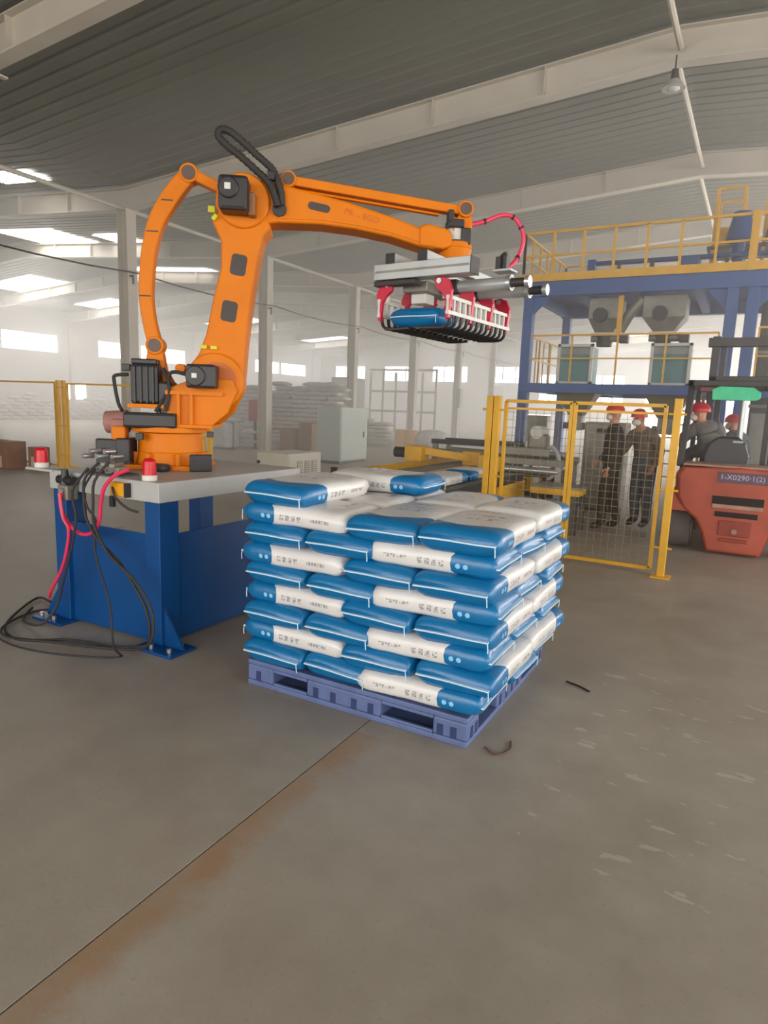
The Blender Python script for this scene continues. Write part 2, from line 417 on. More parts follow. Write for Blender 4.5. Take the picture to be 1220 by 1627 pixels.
# walls
def wall_x(name, x, y0, y1, z1, holes, t=0.12):
    """wall in the plane x with rectangular openings (y0,y1,z0,z1)"""
    m = MB(); ys = sorted(set([y0, y1]+[h[i] for h in holes for i in (0, 1)]))
    for a, b in zip(ys[:-1], ys[1:]):
        hs = sorted([h for h in holes if h[0] <= a+1e-6 and h[1] >= b-1e-6], key=lambda h: h[2]); z = 0
        for h in hs:
            if h[2] > z: m.b2((x-t/2, a, z), (x+t/2, b, h[2]))
            z = h[3]
        if z < z1: m.b2((x-t/2, a, z), (x+t/2, b, z1))
    return m.build(name, WALLM, kind='structure', origin=(0, 0, 0))
WB = [(6, 9.5), (12, 15.5), (17.5, 20.9), (22.9, 26.4), (29.3, 31.6), (31.9, 33.6), (34.5, 36.9), (39.6, 43.0), (45.0, 46.9), (47.2, 52.4)]
holesL = [(a, b, 4.0, 5.1) for a, b in WB]+[(27.0, 28.3, 1.2, 2.2), (52.8, 54.4, 0, 2.4)]
tag(wall_x('wall_left', XL, YB, YF, ZE, holesL), 'pale far left wall with a high strip of windows')
def window_x(idx, x, y0, y1, z0, z1, nx):
    m = MB().b2((x-0.02, y0, z0), (x, y1, z1))
    o = m.build('window_%d' % idx, EMW, kind='structure', label='bright window pane in daylight')
    f = MB(); t = 0.05
    for a, b, c, d in ((y0, y1, z0, z0+t), (y0, y1, z1-t, z1)): f.b2((x, a, c), (x+0.04, b, d))
    for i in range(nx+1):
        yy = y0+(y1-y0)*i/nx; f.b2((x, yy-t/2, z0), (x+0.04, yy+t/2, z1))
    f.build('window_frame', WHITEP, o)
for a, b, c, d in holesL: window_x(wi, XL-0.02, a, b, c, d, max(1, int((b-a)/1.2))); wi += 1
def wall_y(name, y, x0, x1, zf, holes, t=0.12):
    m = MB(); xs = sorted(set([x0, x1, RX, XC, XC-12.1]+[h[i] for h in holes for i in (0, 1)])); xs = [x for x in xs if x0 <= x <= x1]
    for a, b in zip(xs[:-1], xs[1:]):
        z = 0
        for h in sorted([h for h in holes if h[0] <= a+1e-6 and h[1] >= b-1e-6], key=lambda h: h[2]):
            if h[2] > z: m.b2((a, y-t/2, z), (b, y+t/2, h[2]))
            z = h[3]
        za, zb = zf(a), zf(b)
        m.add([(a, y-t/2, z), (b, y-t/2, z), (b, y-t/2, zb), (a, y-t/2, za), (a, y+t/2, z), (b, y+t/2, z), (b, y+t/2, zb), (a, y+t/2, za)],
              [(0, 1, 2, 3), (7, 6, 5, 4), (0, 4, 5, 1), (2, 6, 7, 3), (1, 5, 6, 2), (3, 7, 4, 0)])
    return m.build(name, WALLM, kind='structure', origin=(0, 0, 0))
holesF = [(a, a+3.4, 3.9, 5.2) for a in (-36.0, -30.5, -25.5, -20.0)]+[(a, a+2.6, 2.4, 4.6) for a in (-15.6, -11.4, -7.2, -3.0, 1.4, 6.0)]+[(-17.5, -14.5, 0.3, 1.3), (-7.5, -4.0, 0, 2.0)]
tag(wall_y('wall_far', YF, XL, XR, roofz, holesF), 'pale far end wall washed out by daylight')
for a, b, c, d in holesF:
    o = MB().b2((a, YF+0.03, c), (b, YF+0.05, d)).build('window_%d' % wi, EMW, kind='structure', label='glaring opening in the far end wall'); wi += 1
    f = MB()
    for i in range(4): xx = a+(b-a)*i/3; f.b2((xx-0.05, YF-0.04, c), (xx+0.05, YF, d))
    f.build('window_frame', WHITEP, o)
holesB = [(-12.4, 9.4, 0, 5.8)]
tag(wall_y('wall_back', YB, XL, XR, roofz, holesB), 'back wall with a wide open bay')
holesR = [(-7, 15, 0.2, 5.2)]+[(a, a+4.0, 1.2, 5.3) for a in (17, 22.2, 27.4, 32.6, 37.8, 43, 48.2)]
tag(wall_x('wall_right', XR, YB, YF, ZE, holesR), 'right wall with open side bay and high windows')
for a, b, c, d in holesR[1:]:  # windows of the right wall, enlarged to throw more light into the haze
    MB().b2((XR+0.03, a, c), (XR+0.05, b, d)).build('window_%d' % wi, EMW, kind='structure', label='bright window in the right wall'); wi += 1

# columns of the middle row
pos = ['nearest column, left of the orange robot link', 'second column, right of the robot arm', 'third column, behind the pale cabinet', 'fourth column, beside the yellow drums', 'fifth column, with a small box on it', 'sixth and faintest column, left of the yellow gate posts']
for i, y in enumerate(YCOL[4:10]):
    t = thing('steel_column', 'cream steel '+pos[i], 'column', (XC, y, 0), 'columns of the middle row')
    zt = 6.02
    MB().b2((XC-0.17, y-0.14, 0.02), (XC-0.15, y+0.14, zt)).b2((XC+0.15, y-0.14, 0.02), (XC+0.17, y+0.14, zt)).b2((XC-0.15, y-0.012, 0.02), (XC+0.15, y+0.012, zt)).build('shaft', CREAM, t)
    MB().b2((XC-0.25, y-0.22, 0), (XC+0.25, y+0.22, 0.025)).build('base_plate', CREAM, t)
    MB().b2((XC-0.22, y-0.16, zt-0.03), (XC+0.22, y+0.16, zt)).build('cap_plate', CREAM, t)
    if i == 4: MB().b2((XC+0.17, y-0.45, 1.6), (XC+0.40, y-0.14, 2.6)).build('switch_box', GREYM, t, label='small grey box fixed to the column')
    MB().b2((XC+0.17, y-0.1, 4.42), (XC+0.3, y-0.06, 4.46)).b2((XC+0.27, y-0.1, 4.25), (XC+0.3, y-0.06, 4.46)).build('cable_bracket', DGREY, t)
pts = []
for i in range(0, 9):
    y0 = YCOL[3]+5.25*i
    if y0 > 56: break
    for q in range(4):
        tt = q/4; pts.append((XC+0.32, y0+5.25*tt, 4.52-0.10*4*tt*(1-tt)))
MB().tube(pts, 0.02, 6, 1).build('overhead_cable', DGREY, label='dark cable sagging from column to column', cat='cable', smooth=True)
for i, y in enumerate((16.7, 21.95, 27.2, 32.45, 37.7, 42.95, 48.2, 53.45)):
    MB().b2((XL+0.06, y-0.12, 0), (XL+0.3, y+0.12, 6.0)).build('trim_%d' % k, CREAM, kind='structure', label='wall pier between windows'); k += 1
# ridge lamp
t = thing('pendant_lamp', 'grey bell lamp hanging under the roof ridge at upper right', 'lamp', (RX-0.02, 11.3, 6.42))
c = Vector((RX-0.02, 11.3, 6.42))
MB().cyl(c, c+Vector((0, 0, 0.12)), 0.17, 0.07, 20).build('lamp_shade', GREYPAINT, t, smooth=True)
MB().cyl(c+Vector((0, 0, 0.12)), c+Vector((0, 0, 0.26)), 0.06, 0.05).build('lamp_housing', DGREY, t, smooth=True)
MB().cyl(c+Vector((0, 0, 0.26)), c+Vector((0, 0, 0.46)), 0.012, n=6).build('hanger', DGREY, t)
MB().ell(c+Vector((0, 0, 0.02)), (0.1, 0.1, 0.05)).build('bulb', WHITEP, t, smooth='full')

# ------------------------------------------------------------------ sacks
SL, SW, SH = 0.665, 0.425, 0.130
def sack_mesh(seed, L=SL, Wd=SW, H=SH, nx=22, nr=22, p=4.4, endp=20):
    rnd = random.Random(seed); ph = [rnd.uniform(0, 6.28) for _ in range(8)]
    m = MB(); rings = []
    for i in range(nx+1):
        s = -1+2*i/nx; s = math.copysign(abs(s)**0.72, s)          # rings crowd towards the ends
        x = s*L/2
        h = max(0.42, (1-abs(s)**endp)**0.6)*H/2
        w = Wd/2*(1-0.05*(1-abs(s))**0.5+0.0*s)
        w *= (1-0.10*abs(s)**10)
        z0 = 0.0015*math.sin(3*s+ph[0])
        for j in range(nr):
            a = 2*math.pi*j/nr; ca, sa = math.cos(a), math.sin(a)
            px = math.copysign(abs(ca)**(2/p), ca); pz = math.copysign(abs(sa)**(2/(p*0.9)), sa)
            d = 1+0.035*math.sin(5*s+2*a+ph[1])+0.02*math.sin(11*s-3*a+ph[2])+0.015*math.sin(17*s+5*a+ph[3])*abs(s)
            m.v.append(Vector((x+0.006*math.sin(4*a+ph[4])*abs(s), px*w*(0.985+0.015*d), z0+pz*h*d)))
    for i in range(nx):
        for j in range(nr):
            m.f.append((i*nr+j, (i+1)*nr+j, (i+1)*nr+(j+1) % nr, i*nr+(j+1) % nr))
    m.f.append(tuple(range(nr))); m.f.append(tuple(range(nx*nr+nr-1, nx*nr-1, -1))); m.m = [0]*len(m.f)
    return m
def seam_mesh(sgn, seed, L=SL, Wd=SW):
    m = MB(); rnd = random.Random(seed); n = 10; a = rnd.uniform(0, 6); x0 = sgn*(L/2-0.006); x1 = sgn*(L/2+0.014)
    vs = []
    for i in range(n+1):
        y = -Wd*0.44+Wd*0.88*i/n; z = 0.0015*math.sin(2.2*i/n*3+a)
        vs += [(x0, y, z-0.004), (x1, y, z-0.005), (x1, y, z+0.002), (x0, y, z+0.004)]
    fs = []
    for i in range(n):
        for q in range(4): fs.append((i*4+q, i*4+(q+1) % 4, i*4+4+(q+1) % 4, i*4+4+q))
    fs += [(3, 2, 1, 0), (n*4, n*4+1, n*4+2, n*4+3)]
    if sgn < 0: fs = [f[::-1] for f in fs]
    m.add(vs, fs); return m
protos = []
for sd in range(4):
    b = sack_mesh(sd*3+1).build('filled_sack', SACK, smooth='full', origin=(0, 0, 0)); b['category'] = 'sack'
    for sg in (1, -1):
        seam_mesh(sg, sd).build('seam_tape', TAPE, b)
    MB().tube([(SL/2+0.01, SW*0.43, 0), (SL/2+0.012, SW*0.438, -0.02), (SL/2+0.010, SW*0.44, -0.05)], 0.0028, 5, 2).build('stitching_tail', TAPE, b)
    protos.append(b)
used = [False]*4; NS = 0
def place_sack(x, y, z, rz, label, group, tilt=(0, 0)):
    """x,y centre, z centre; rz turns the blue end (+x local)"""
    global NS
    q = NS % 4; NS += 1; p = protos[q]
    rz += random.uniform(-0.035, 0.035)
    if 'pallet' in group: x += random.uniform(-0.012, 0.012); y += random.uniform(-0.012, 0.012); tilt = (random.uniform(-0.022, 0.022), random.uniform(-0.018, 0.018))
    if not used[q]:
        used[q] = True; o = p; o.location = (x, y, z); o.rotation_euler = (tilt[0], tilt[1], rz); o['label'] = label; o['group'] = group
    else:
        o = copytree(p, (x, y, z), rz, label, group); o.rotation_euler = (tilt[0], tilt[1], rz)
    return o
PX0, PX1, PY0, PY1 = -2.34, -1.0, 2.74, 4.04
ordn = ['bottom', 'second', 'third', 'fourth', 'fifth', 'sixth', 'seventh', 'eighth']
G1 = 'filled sacks stacked on the blue pallet'
for l in range(8):
    z = 0.150+SH/2+0.112*l; jx = random.uniform(-0.012, 0.012); on = ordn[l]+' layer'
    if l % 2 == 0:
        for cx, nm in ((-2.145, 'far left'), (-1.735, 'middle')):
            place_sack(cx+jx, PY0+SL/2-0.02, z, -R90, 'blue sack on the pallet, %s, %s of front row, blue end out' % (on, nm), G1)
            place_sack(cx+jx, PY1-SL/2+0.02, z, R90, 'blue sack on the pallet, %s, %s of rear row' % (on, nm), G1)
        for r in range(3):
            place_sack(-1.255+jx+random.uniform(-0.015, 0.01), PY0+SW/2-0.02+r*0.445, z, 0, 'sack on the pallet, %s, right column, %s' % (on, ('front one with printed side out', 'middle one', 'rear one')[r]), G1)
    else:
        for r in range(3):
            place_sack(-2.04+jx, PY0+SW/2-0.015+r*0.445, z, math.pi, 'sack on the pallet, %s, left column, %s' % (on, ('front one with printed side out', 'middle one', 'rear one')[r]), G1)
        for cx, nm in ((-1.50, 'middle'), (-1.095, 'right')):
            place_sack(cx+jx, PY0+SL/2-0.025, z, -R90, 'blue sack on the pallet, %s, %s of front row, blue end out' % (on, nm), G1)
            place_sack(cx+jx, PY1-SL/2+0.03, z, R90, 'blue sack on the pallet, %s, %s of rear row' % (on, nm), G1)
zt = 0.152+SH/2+0.112*8
place_sack(-2.16, PY0+SL/2-0.02, zt, -R90, 'topmost sack at the front left corner of the pallet stack, blue end out', G1)
place_sack(-2.02, 3.72, zt, 0.05, 'topmost printed sack lying across the back of the pallet stack', G1)

# ------------------------------------------------------------------ pallet
t = thing('plastic_pallet', 'blue plastic pallet with fork openings under the stack of sacks', 'pallet', (-1.67, 3.39, 0))
m = MB(); m.b2((PX0, PY0, 0.122), (PX1, PY1, 0.150)); m.build('top_deck', PALLET, t, bevel=0.006)
xb = ((PX0, -2.16), (-1.93, -1.47), (-1.18, PX1)); yb = ((PY0, 2.90), (3.17, 3.61), (3.88, PY1))
for xa, xc in xb:
    for ya, yc in yb:
        MB().b2((xa, ya, 0.03), (xc, yc, 0.122)).build('block', PALLET, t, bevel=0.01)
for xa, xc in xb: MB().b2((xa, PY0, 0), (xc, PY1, 0.03)).build('bottom_runner', PALLET, t, bevel=0.005)
for ya, yc in yb: MB().b2((PX0+0.002, ya+0.002, 0.0), (PX1-0.002, yc-0.002, 0.028)).build('cross_runner', PALLET, t, bevel=0.005)
for a, b in ((-2.16, -1.93), (-1.47, -1.18)):
    for z0, z1 in ((0.03, 0.045), (0.105, 0.122)): MB().b2((a, PY0, z0), (b, PY0+0.02, z1)).build('opening_lip', PALLET, t, bevel=0.004)
for x in (-1.87, -1.76, -1.63, -1.53, -1.14, -1.07, -2.26): MB().b2((x-0.016, PY0-0.003, 0.035), (x+0.016, PY0+0.01, 0.09)).build('slot', mat('slot_shade', rgb(40, 54, 100), 0.7) if 'slot_shade' not in MATS else MATS['slot_shade'], t)  # dark blue plates on the pallet faces, coloured as the shade in slots
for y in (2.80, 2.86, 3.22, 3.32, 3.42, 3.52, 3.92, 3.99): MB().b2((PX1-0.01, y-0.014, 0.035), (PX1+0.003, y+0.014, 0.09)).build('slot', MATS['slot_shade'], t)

# ------------------------------------------------------------------ robot stand
SX0, SX1, SY0, SY1 = -4.16, -3.13, 2.83, 4.25
t = thing('robot_stand', 'royal blue steel stand with panelled sides and grey top plate under the robot', 'stand', (-3.65, 3.5, 0))
MB().b2((SX0-0.01, SY0-0.02, 0.95), (SX1+0.02, SY1+0.02, 1.077)).build('top_plate', GREYPAINT, t, bevel=0.006)
for x in (SX0, SX1-0.13):
    for y in (SY0, SY1-0.16): MB().b2((x, y, 0.02), (x+0.13, y+0.16, 0.95)).build('leg', BLUESTAND, t, bevel=0.004)
MB().b2((SX0+0.1, SY0+0.03, 0.02), (SX1-0.1, SY0+0.045, 0.73)).build('side_panel', BLUESTAND, t)
MB().b2((SX0+0.1, SY1-0.045, 0.02), (SX1-0.1, SY1-0.03, 0.34)).build('side_panel', BLUESTAND, t)
MB().b2((SX1-0.035, SY0+0.12, 0.02), (SX1-0.02, SY1-0.1, 0.73)).build('side_panel', BLUESTAND, t)
MB().b2((SX0+0.02, SY0+0.12, 0.02), (SX0+0.035, SY1-0.1, 0.34)).build('side_panel', BLUESTAND, t)
for x, sx in ((SX0, -1), (SX1, 1)):
    for y in (SY0, SY1):
        yy = y+(0.03 if y == SY0 else -0.03); s2 = -1 if y == SY0 else 1
        m = MB(); m.prism([(0, 0.02), (0.17, 0.02), (0, 0.27)], (x, yy, 0), (sx, 0, 0), (0, 0, 1), (0, 1, 0), -0.007, 0.007)
        m.build('gusset', BLUESTAND, t)
        MB().b2((x-0.16 if sx < 0 else x-0.15, y-0.10 if s2 < 0 else y-0.12, 0), (x+0.15 if sx < 0 else x+0.18, y+0.12 if s2 < 0 else y+0.10, 0.02)).build('foot_plate', BLUESTAND, t, bevel=0.003)
        for dx, dy in ((0.12*sx, 0.05), (0.12*sx, -0.05), (-0.03*sx, s2*0.06)):
            MB().cyl((x+dx, y+dy, 0.02), (x+dx, y+dy, 0.045), 0.015, n=6).build('anchor_bolt', STEEL, t)

# ------------------------------------------------------------------ the robot
B = Vector((-3.787, 3.547, 1.077)); AZ = math.radians(33.70)
AU = Vector((math.cos(AZ), math.sin(AZ), 0)); AN = Vector((math.sin(AZ), -math.cos(AZ), 0)); UP = Vector((0, 0, 1))
O0 = Vector((B.x, B.y, 0))
rob = thing('palletizing_robot', 'orange four-axis palletizing robot arm bolted on the blue stand', 'robot', B)
def RP(u, z, w=0): return O0+AU*u+AN*w+UP*z
def rprism(poly, w0, w1): return MB().prism(poly, O0, AU, UP, AN, w0, w1)
def circ(u, z, r, n=28, a0=0, a1=360):
    return [(u+r*math.cos(math.radians(a0+(a1-a0)*i/n)), z+r*math.sin(math.radians(a0+(a1-a0)*i/n))) for i in range(n if a1-a0 == 360 else n+1)]
def rcyl(u, z, r, w0, w1, n=28): return MB().cyl(RP(u, z, w0), RP(u, z, w1), r, n=n)
# base
m = MB()
m.box((B.x, B.y, 1.077+0.018), (0.56, 0.56, 0.036), AZ); bp = m.build('base_plate', ORANGE, rob, bevel=0.006)
m = MB().cyl((B.x, B.y, 1.11), (B.x, B.y, 1.20), 0.255, 0.235, 36).cyl((B.x, B.y, 1.20), (B.x, B.y, 1.34), 0.235, 0.225, 36)
bc = m.build('base_column', ORANGE, rob, smooth=True, bevel=0.004)
for q in range(8):
    a = AZ+math.pi/8+q*math.pi/4
    c = Vector((B.x+0.25*math.cos(a), B.y+0.25*math.sin(a), 1.15))
    MB().box(c, (0.06, 0.03, 0.09), a).build('rib', ORANGE, bc, bevel=0.004)
for q in range(4):
    a = AZ+math.pi/4+q*math.pi/2
    MB().cyl((B.x+0.34*math.cos(a), B.y+0.34*math.sin(a), 1.113), (B.x+0.34*math.cos(a), B.y+0.34*math.sin(a), 1.135), 0.022, n=6).build('bolt', DGREY, bp)
m = MB(); m.box(RP(-0.40, 1.19, 0.13), (0.20, 0.05, 0.19), AZ); m.box(RP(-0.29, 1.19, 0.11), (0.1, 0.2, 0.21), AZ)
m.build('connector_panel', BLACK, rob, bevel=0.012)
for q in range(5):
    a = RP(-0.30-0.05*q, 1.165+0.035*(q % 2), 0.20); MB().cyl(a, a+AN*0.07-AU*0.05, 0.02, 0.017, 10).build('cable_plug', STEEL, rob, smooth=True)
MB().box(RP(0.275, 1.14, 0.28), (0.16, 0.02, 0.125), AZ+0.4).build('black_plate', BLACK, rob, bevel=0.012)
MB().box(RP(-0.02, 1.105, 0.33), (0.17, 0.10, 0.055), AZ-0.35).build('junction_pod', BLACK, rob, bevel=0.02)
# turret
m = MB().cyl((B.x, B.y, 1.345), (B.x, B.y, 1.385), 0.275, 0.275, 40)
tu = m.build('turret_ring', ORANGE, rob, smooth=True, bevel=0.005)
tp = [(0.02, 1.385), (0.32, 1.385), (0.45, 1.50), (0.52, 1.66), (0.48, 1.74), (0.22, 1.74), (0.02, 1.66)]
for w0, w1 in ((0.155, 0.20), (-0.20, -0.155)): rprism(tp, w0, w1).build('turret_cheek', ORANGE, tu, bevel=0.008)
m = rprism([(0.02, 1.385), (0.05, 1.385), (0.05, 1.66), (0.02, 1.66)], -0.16, 0.16); m.build('turret_web', ORANGE, tu)
m = MB()
for u in (0.10, 0.19): m.add(*[(lambda q: (q.v, q.f))(rprism([(u, 1.40), (u+0.02, 1.40), (u+0.02, 1.63), (u, 1.63)], 0.20, 0.235))][0])
m.build('turret_rib', ORANGE, tu)
rprism([(0.02, 1.62), (0.42, 1.62), (0.42, 1.645), (0.02, 1.645)], 0.20, 0.23).build('turret_rib', ORANGE, tu)
rprism([(-0.28, 1.385), (0.35, 1.385), (0.35, 1.41), (-0.28, 1.41)], -0.2, 0.24).build('turret_ledge', ORANGE, tu, bevel=0.004)
m = MB(); m.box(RP(-0.085, 1.43, 0.225), (0.37, 0.10, 0.11), AZ); m.build('cable_tray', BLACK, rob, bevel=0.02)
m = MB(); m.box(RP(-0.13, 1.53, 0.06), (0.26, 0.24, 0.03), AZ); m.build('motor_seat', ORANGE, rob, bevel=0.004)
# axis-one motor (upright) with ribs
mm = MB().box(RP(-0.145, 1.685, 0.06), (0.20, 0.19, 0.28), AZ).build('upright_motor', BLACK, rob, bevel=0.02)
for q in range(4):
    MB().box(RP(-0.21+0.043*q, 1.68, 0.16), (0.018, 0.02, 0.26), AZ).build('motor_rib', BLACK, mm, bevel=0.004)
MB().box(RP(-0.15, 1.845, 0.06), (0.18, 0.16, 0.04), AZ).build('motor_cap', BLACK, mm, bevel=0.01)
MB().box(RP(-0.28, 1.80, 0.10), (0.06, 0.05, 0.05), AZ).build('plug', BLACK, mm, bevel=0.006)
MB().tube([RP(-0.27, 1.75, 0.1), RP(-0.36, 1.74, 0.1), RP(-0.37, 1.70, 0.1), RP(-0.34, 1.55, 0.12), RP(-0.30, 1.49, 0.16)], 0.013, 8).build('motor_cable', RUBBER, rob, smooth=True)
MB().tube([RP(-0.02, 1.80, 0.12), RP(0.03, 1.70, 0.15), RP(0.00, 1.60, 0.16), RP(-0.06, 1.49, 0.18)], 0.016, 8).build('motor_cable', RUBBER, rob, smooth=True)
MB().box(RP(0.0, 1.58, 0.05), (0.09, 0.24, 0.26), AZ).build('motor_shroud', BLACK, rob, bevel=0.02)
# rear faded motor
m = MB().cyl(RP(-0.30, 1.41, 0.02), RP(-0.46, 1.40, 0.02), 0.085, 0.08, 24)
pm = m.build('rear_motor', MAUVE, rob, smooth=True, bevel=0.006)
MB().box(RP(-0.34, 1.36, 0.10), (0.12, 0.06, 0.14), AZ).build('motor_foot', MAUVE, pm, bevel=0.02)
MB().box(RP(-0.33, 1.33, 0.12), (0.10, 0.10, 0.10), AZ).build('rear_bracket', ORANGE, rob, bevel=0.012)
MB().box(RP(-0.28, 1.26, 0.16), (0.04, 0.04, 0.05), AZ).build('stop_block', BLACK, rob, bevel=0.004)
MB().box(RP(0.33, 1.345, 0.22), (0.045, 0.04, 0.04), AZ).build('stop_block', BLACK, rob, bevel=0.004)
MB().box(RP(-0.16, 1.315, 0.24), (0.05, 0.04, 0.05), AZ).build('stop_block', BLACK, rob, bevel=0.004)
# lower arm
J2 = (0.352, 1.722); J3 = (0.548, 2.972)
lower = [(0.33, 2.83), (0.395, 2.70), (0.392, 2.515), (0.345, 2.333), (0.285, 2.05), (0.235, 1.92), (0.17, 1.82), (0.155, 1.70), (0.22, 1.57), (0.36, 1.53), (0.47, 1.57),
         (0.535, 1.65), (0.552, 1.80), (0.568, 2.00), (0.608, 2.315), (0.660, 2.62), (0.69, 2.74), (0.745, 2.81), (0.70, 2.90), (0.55, 2.97), (0.38, 2.93)]
la = rprism(lower, -0.13, 0.13).build('lower_arm', ORANGE, rob, bevel=0.022, segs=3)
for cu, cz in ((0.519, 2.543), (0.453, 2.222)):
    def rrect(cu, cz, hw, hh, r, rot, n=5):
        o = []
        for sx, sy, a0 in ((1, 1, 0), (-1, 1, 90), (-1, -1, 180), (1, -1, 270)):
            for i in range(n+1):
                a = math.radians(a0+90*i/n); o.append((sx*(hw-r)+r*math.cos(a), sy*(hh-r)+r*math.sin(a)))
        c, s = math.cos(rot), math.sin(rot)
        return [(cu+x*c-y*s, cz+x*s+y*c) for x, y in o]
    rprism(rrect(cu, cz, 0.054, 0.072, 0.025, -0.15), 0.126, 0.134).build('arm_opening', DARK, la)  # dark plate on the arm face, its colour standing in for recess shade
rcyl(*J2, 0.205, 0.125, 0.165, 40).build('shoulder_housing', ORANGE, la, smooth=True, bevel=0.012)
rcyl(J2[0]+0.02, J2[1]+0.0, 0.14, 0.16, 0.168, 36).build('shoulder_face', mat('shoulder_orange', rgb(196, 98, 20), 0.5) , la, smooth=True)
rcyl(*J2, 0.19, -0.17, -0.125, 36).build('shoulder_housing', ORANGE, la, smooth=True, bevel=0.01)
m2 = MB().box(RP(0.285, 1.752, 0.245), (0.205, 0.17, 0.165), AZ).build('shoulder_motor', BLACK, rob, bevel=0.018)
rcyl(0.25, 1.752, 0.068, 0.33, 0.345).build('motor_end_cap', BLACK, m2, smooth=True, bevel=0.006)
rprism([(0.228, 1.738), (0.262, 1.738), (0.262, 1.77), (0.228, 1.77)], 0.345, 0.348).build('name_plate', WHITEP, m2)
MB().tube([RP(0.18, 1.76, 0.28), RP(0.10, 1.775, 0.26), RP(0.05, 1.75, 0.24), RP(0.045, 1.62, 0.22), RP(0.02, 1.50, 0.22)], 0.013, 8).build('motor_cable', RUBBER, rob, smooth=True)
rcyl(0.10, 1.81, 0.035, 0.05, 0.12, 18).build('link_lug', ORANGE, rob, smooth=True)
# elbow and upper arm
up = [(0.545, 3.14), (0.66, 3.125), (0.79, 3.11), (0.979, 3.078), (1.269, 3.022), (1.595, 2.94), (1.80, 2.88), (1.90, 2.87), (2.0, 2.845), (2.003, 2.748), (1.90, 2.735), (1.818, 2.745),
      (1.601, 2.800), (1.337, 2.838), (1.095, 2.855), (0.793, 2.850), (0.70, 2.835), (0.63, 2.79), (0.545, 2.772), (0.44, 2.80), (0.375, 2.87), (0.35, 2.965), (0.385, 3.06), (0.455, 3.12)]
ua = rprism(up, -0.115, 0.115).build('upper_arm', ORANGE, rob, bevel=0.02, segs=3)
rprism(rrect(1.078, 2.967, 0.078, 0.026, 0.025, -0.16), 0.11, 0.119).build('arm_opening', DARK, ua)  # dark plate painted as the shade inside an opening
rprism([(0.80, 2.875), (1.10, 2.88), (1.34, 2.862), (1.60, 2.825), (1.80, 2.775), (1.80, 2.79), (1.60, 2.84), (1.34, 2.876), (1.10, 2.893), (0.80, 2.888)], 0.11, 0.122).build('lower_flange', ORANGE, ua)
rcyl(*J3, 0.185, 0.11, 0.15, 36).build('elbow_housing', ORANGE, ua, smooth=True, bevel=0.012)
rcyl(*J3, 0.185, -0.15, -0.11, 36).build('elbow_housing', ORANGE, ua, smooth=True, bevel=0.012)
tx = Matrix((tuple(AU)+(0,), tuple(UP)+(0,), tuple(AN)+(0,), (0, 0, 0, 1))).transposed()
for i, (s, u, z) in enumerate((('PR', 1.29, 2.945), ('- 8GO', 1.43, 2.915))):
    Mx = Matrix.Translation(RP(u, z, 0.116)) @ tx @ Matrix.Rotation(-0.17, 4, 'Z')
    text(s, 0.06, Mx, ORANGE_D, 'lettering', ua, 0.001)
m3 = MB().box(RP(0.505, 2.975, 0.235), (0.20, 0.17, 0.225), AZ).build('elbow_motor', BLACK, rob, bevel=0.025)
rcyl(0.475, 3.0, 0.07, 0.31, 0.335).build('motor_end_cap', BLACK, m3, smooth=True, bevel=0.01)
rprism([(0.452, 2.985), (0.492, 2.985), (0.492, 3.025), (0.452, 3.025)], 0.335, 0.338).build('name_plate', WHITEP, m3)
MB().box(RP(0.62, 2.93, 0.19), (0.05, 0.10, 0.15), AZ).build('motor_side_bracket', mat('bronze_bracket', rgb(146, 96, 58), 0.5), m3, bevel=0.01)
# triangle rocker, link and bars
rk = rprism([(0.34, 3.09), (0.40, 3.03), (0.60, 3.02), (0.82, 3.08), (0.885, 3.15), (0.86, 3.185), (0.80, 3.17), (0.55, 3.16), (0.40, 3.14)], -0.16, -0.12).build('rocker_plate', ORANGE, rob, bevel=0.008)
rprism([(0.15, 3.13), (0.40, 3.03), (0.44, 3.09), (0.18, 3.195)], -0.05, 0.05).build('rocker_arm', ORANGE, rk, bevel=0.012)
link = [(0.161, 3.159), (0.095, 3.084), (0.011, 2.97), (-0.069, 2.831), (-0.115, 2.68), (-0.14, 2.529), (-0.154, 2.312), (-0.131, 2.116), (-0.094, 1.967)]
wd = [0.055, 0.06, 0.062, 0.058, 0.052, 0.05, 0.048, 0.047, 0.05]
def dens(P, k=4):
    o = []
    for i in range(len(P)-1):
        p0, p1, p2, p3 = P[max(i-1, 0)], P[i], P[i+1], P[min(i+2, len(P)-1)]
        for q in range(k):
            t = q/k; o.append(tuple(0.5*(2*b+(c-a)*t+(2*a-5*b+4*c-d)*t*t+(3*b-a-3*c+d)*t**3) for a, b, c, d in zip(p0, p1, p2, p3)))
    return o+[P[-1]]
lw = dens([a+(b,) for a, b in zip(link, wd)]); link = [(a, b) for a, b, c in lw]; wd = [c for a, b, c in lw]
L1 = []; L2 = []
for i, (u, z) in enumerate(link):
    a = link[max(0, i-1)]; b = link[min(len(link)-1, i+1)]; du, dz = b[0]-a[0], b[1]-a[1]; q = math.hypot(du, dz)
    L1.append((u-dz/q*wd[i], z+du/q*wd[i])); L2.append((u+dz/q*wd[i], z-du/q*wd[i]))
lk = rprism(L1+L2[::-1], -0.045, 0.045).build('curved_link', ORANGE, rob, bevel=0.014, segs=3)
for u, z, r in ((0.161, 3.159, 0.066), (-0.094, 1.967, 0.066)):
    rcyl(u, z, r, -0.055, 0.055).build('link_eye', ORANGE, lk, smooth=True, bevel=0.006)
    rcyl(u, z, r*0.72, 0.055, 0.062, 24).build('bearing_cap', CAPG, lk, smooth=True)
for i in (8, 14, 24):
    u, z = link[i]; 
    MB().box(RP(u, z, 0.0465), (0.08, 0.004, 0.008), AZ).build('joint_line', DARK, lk)
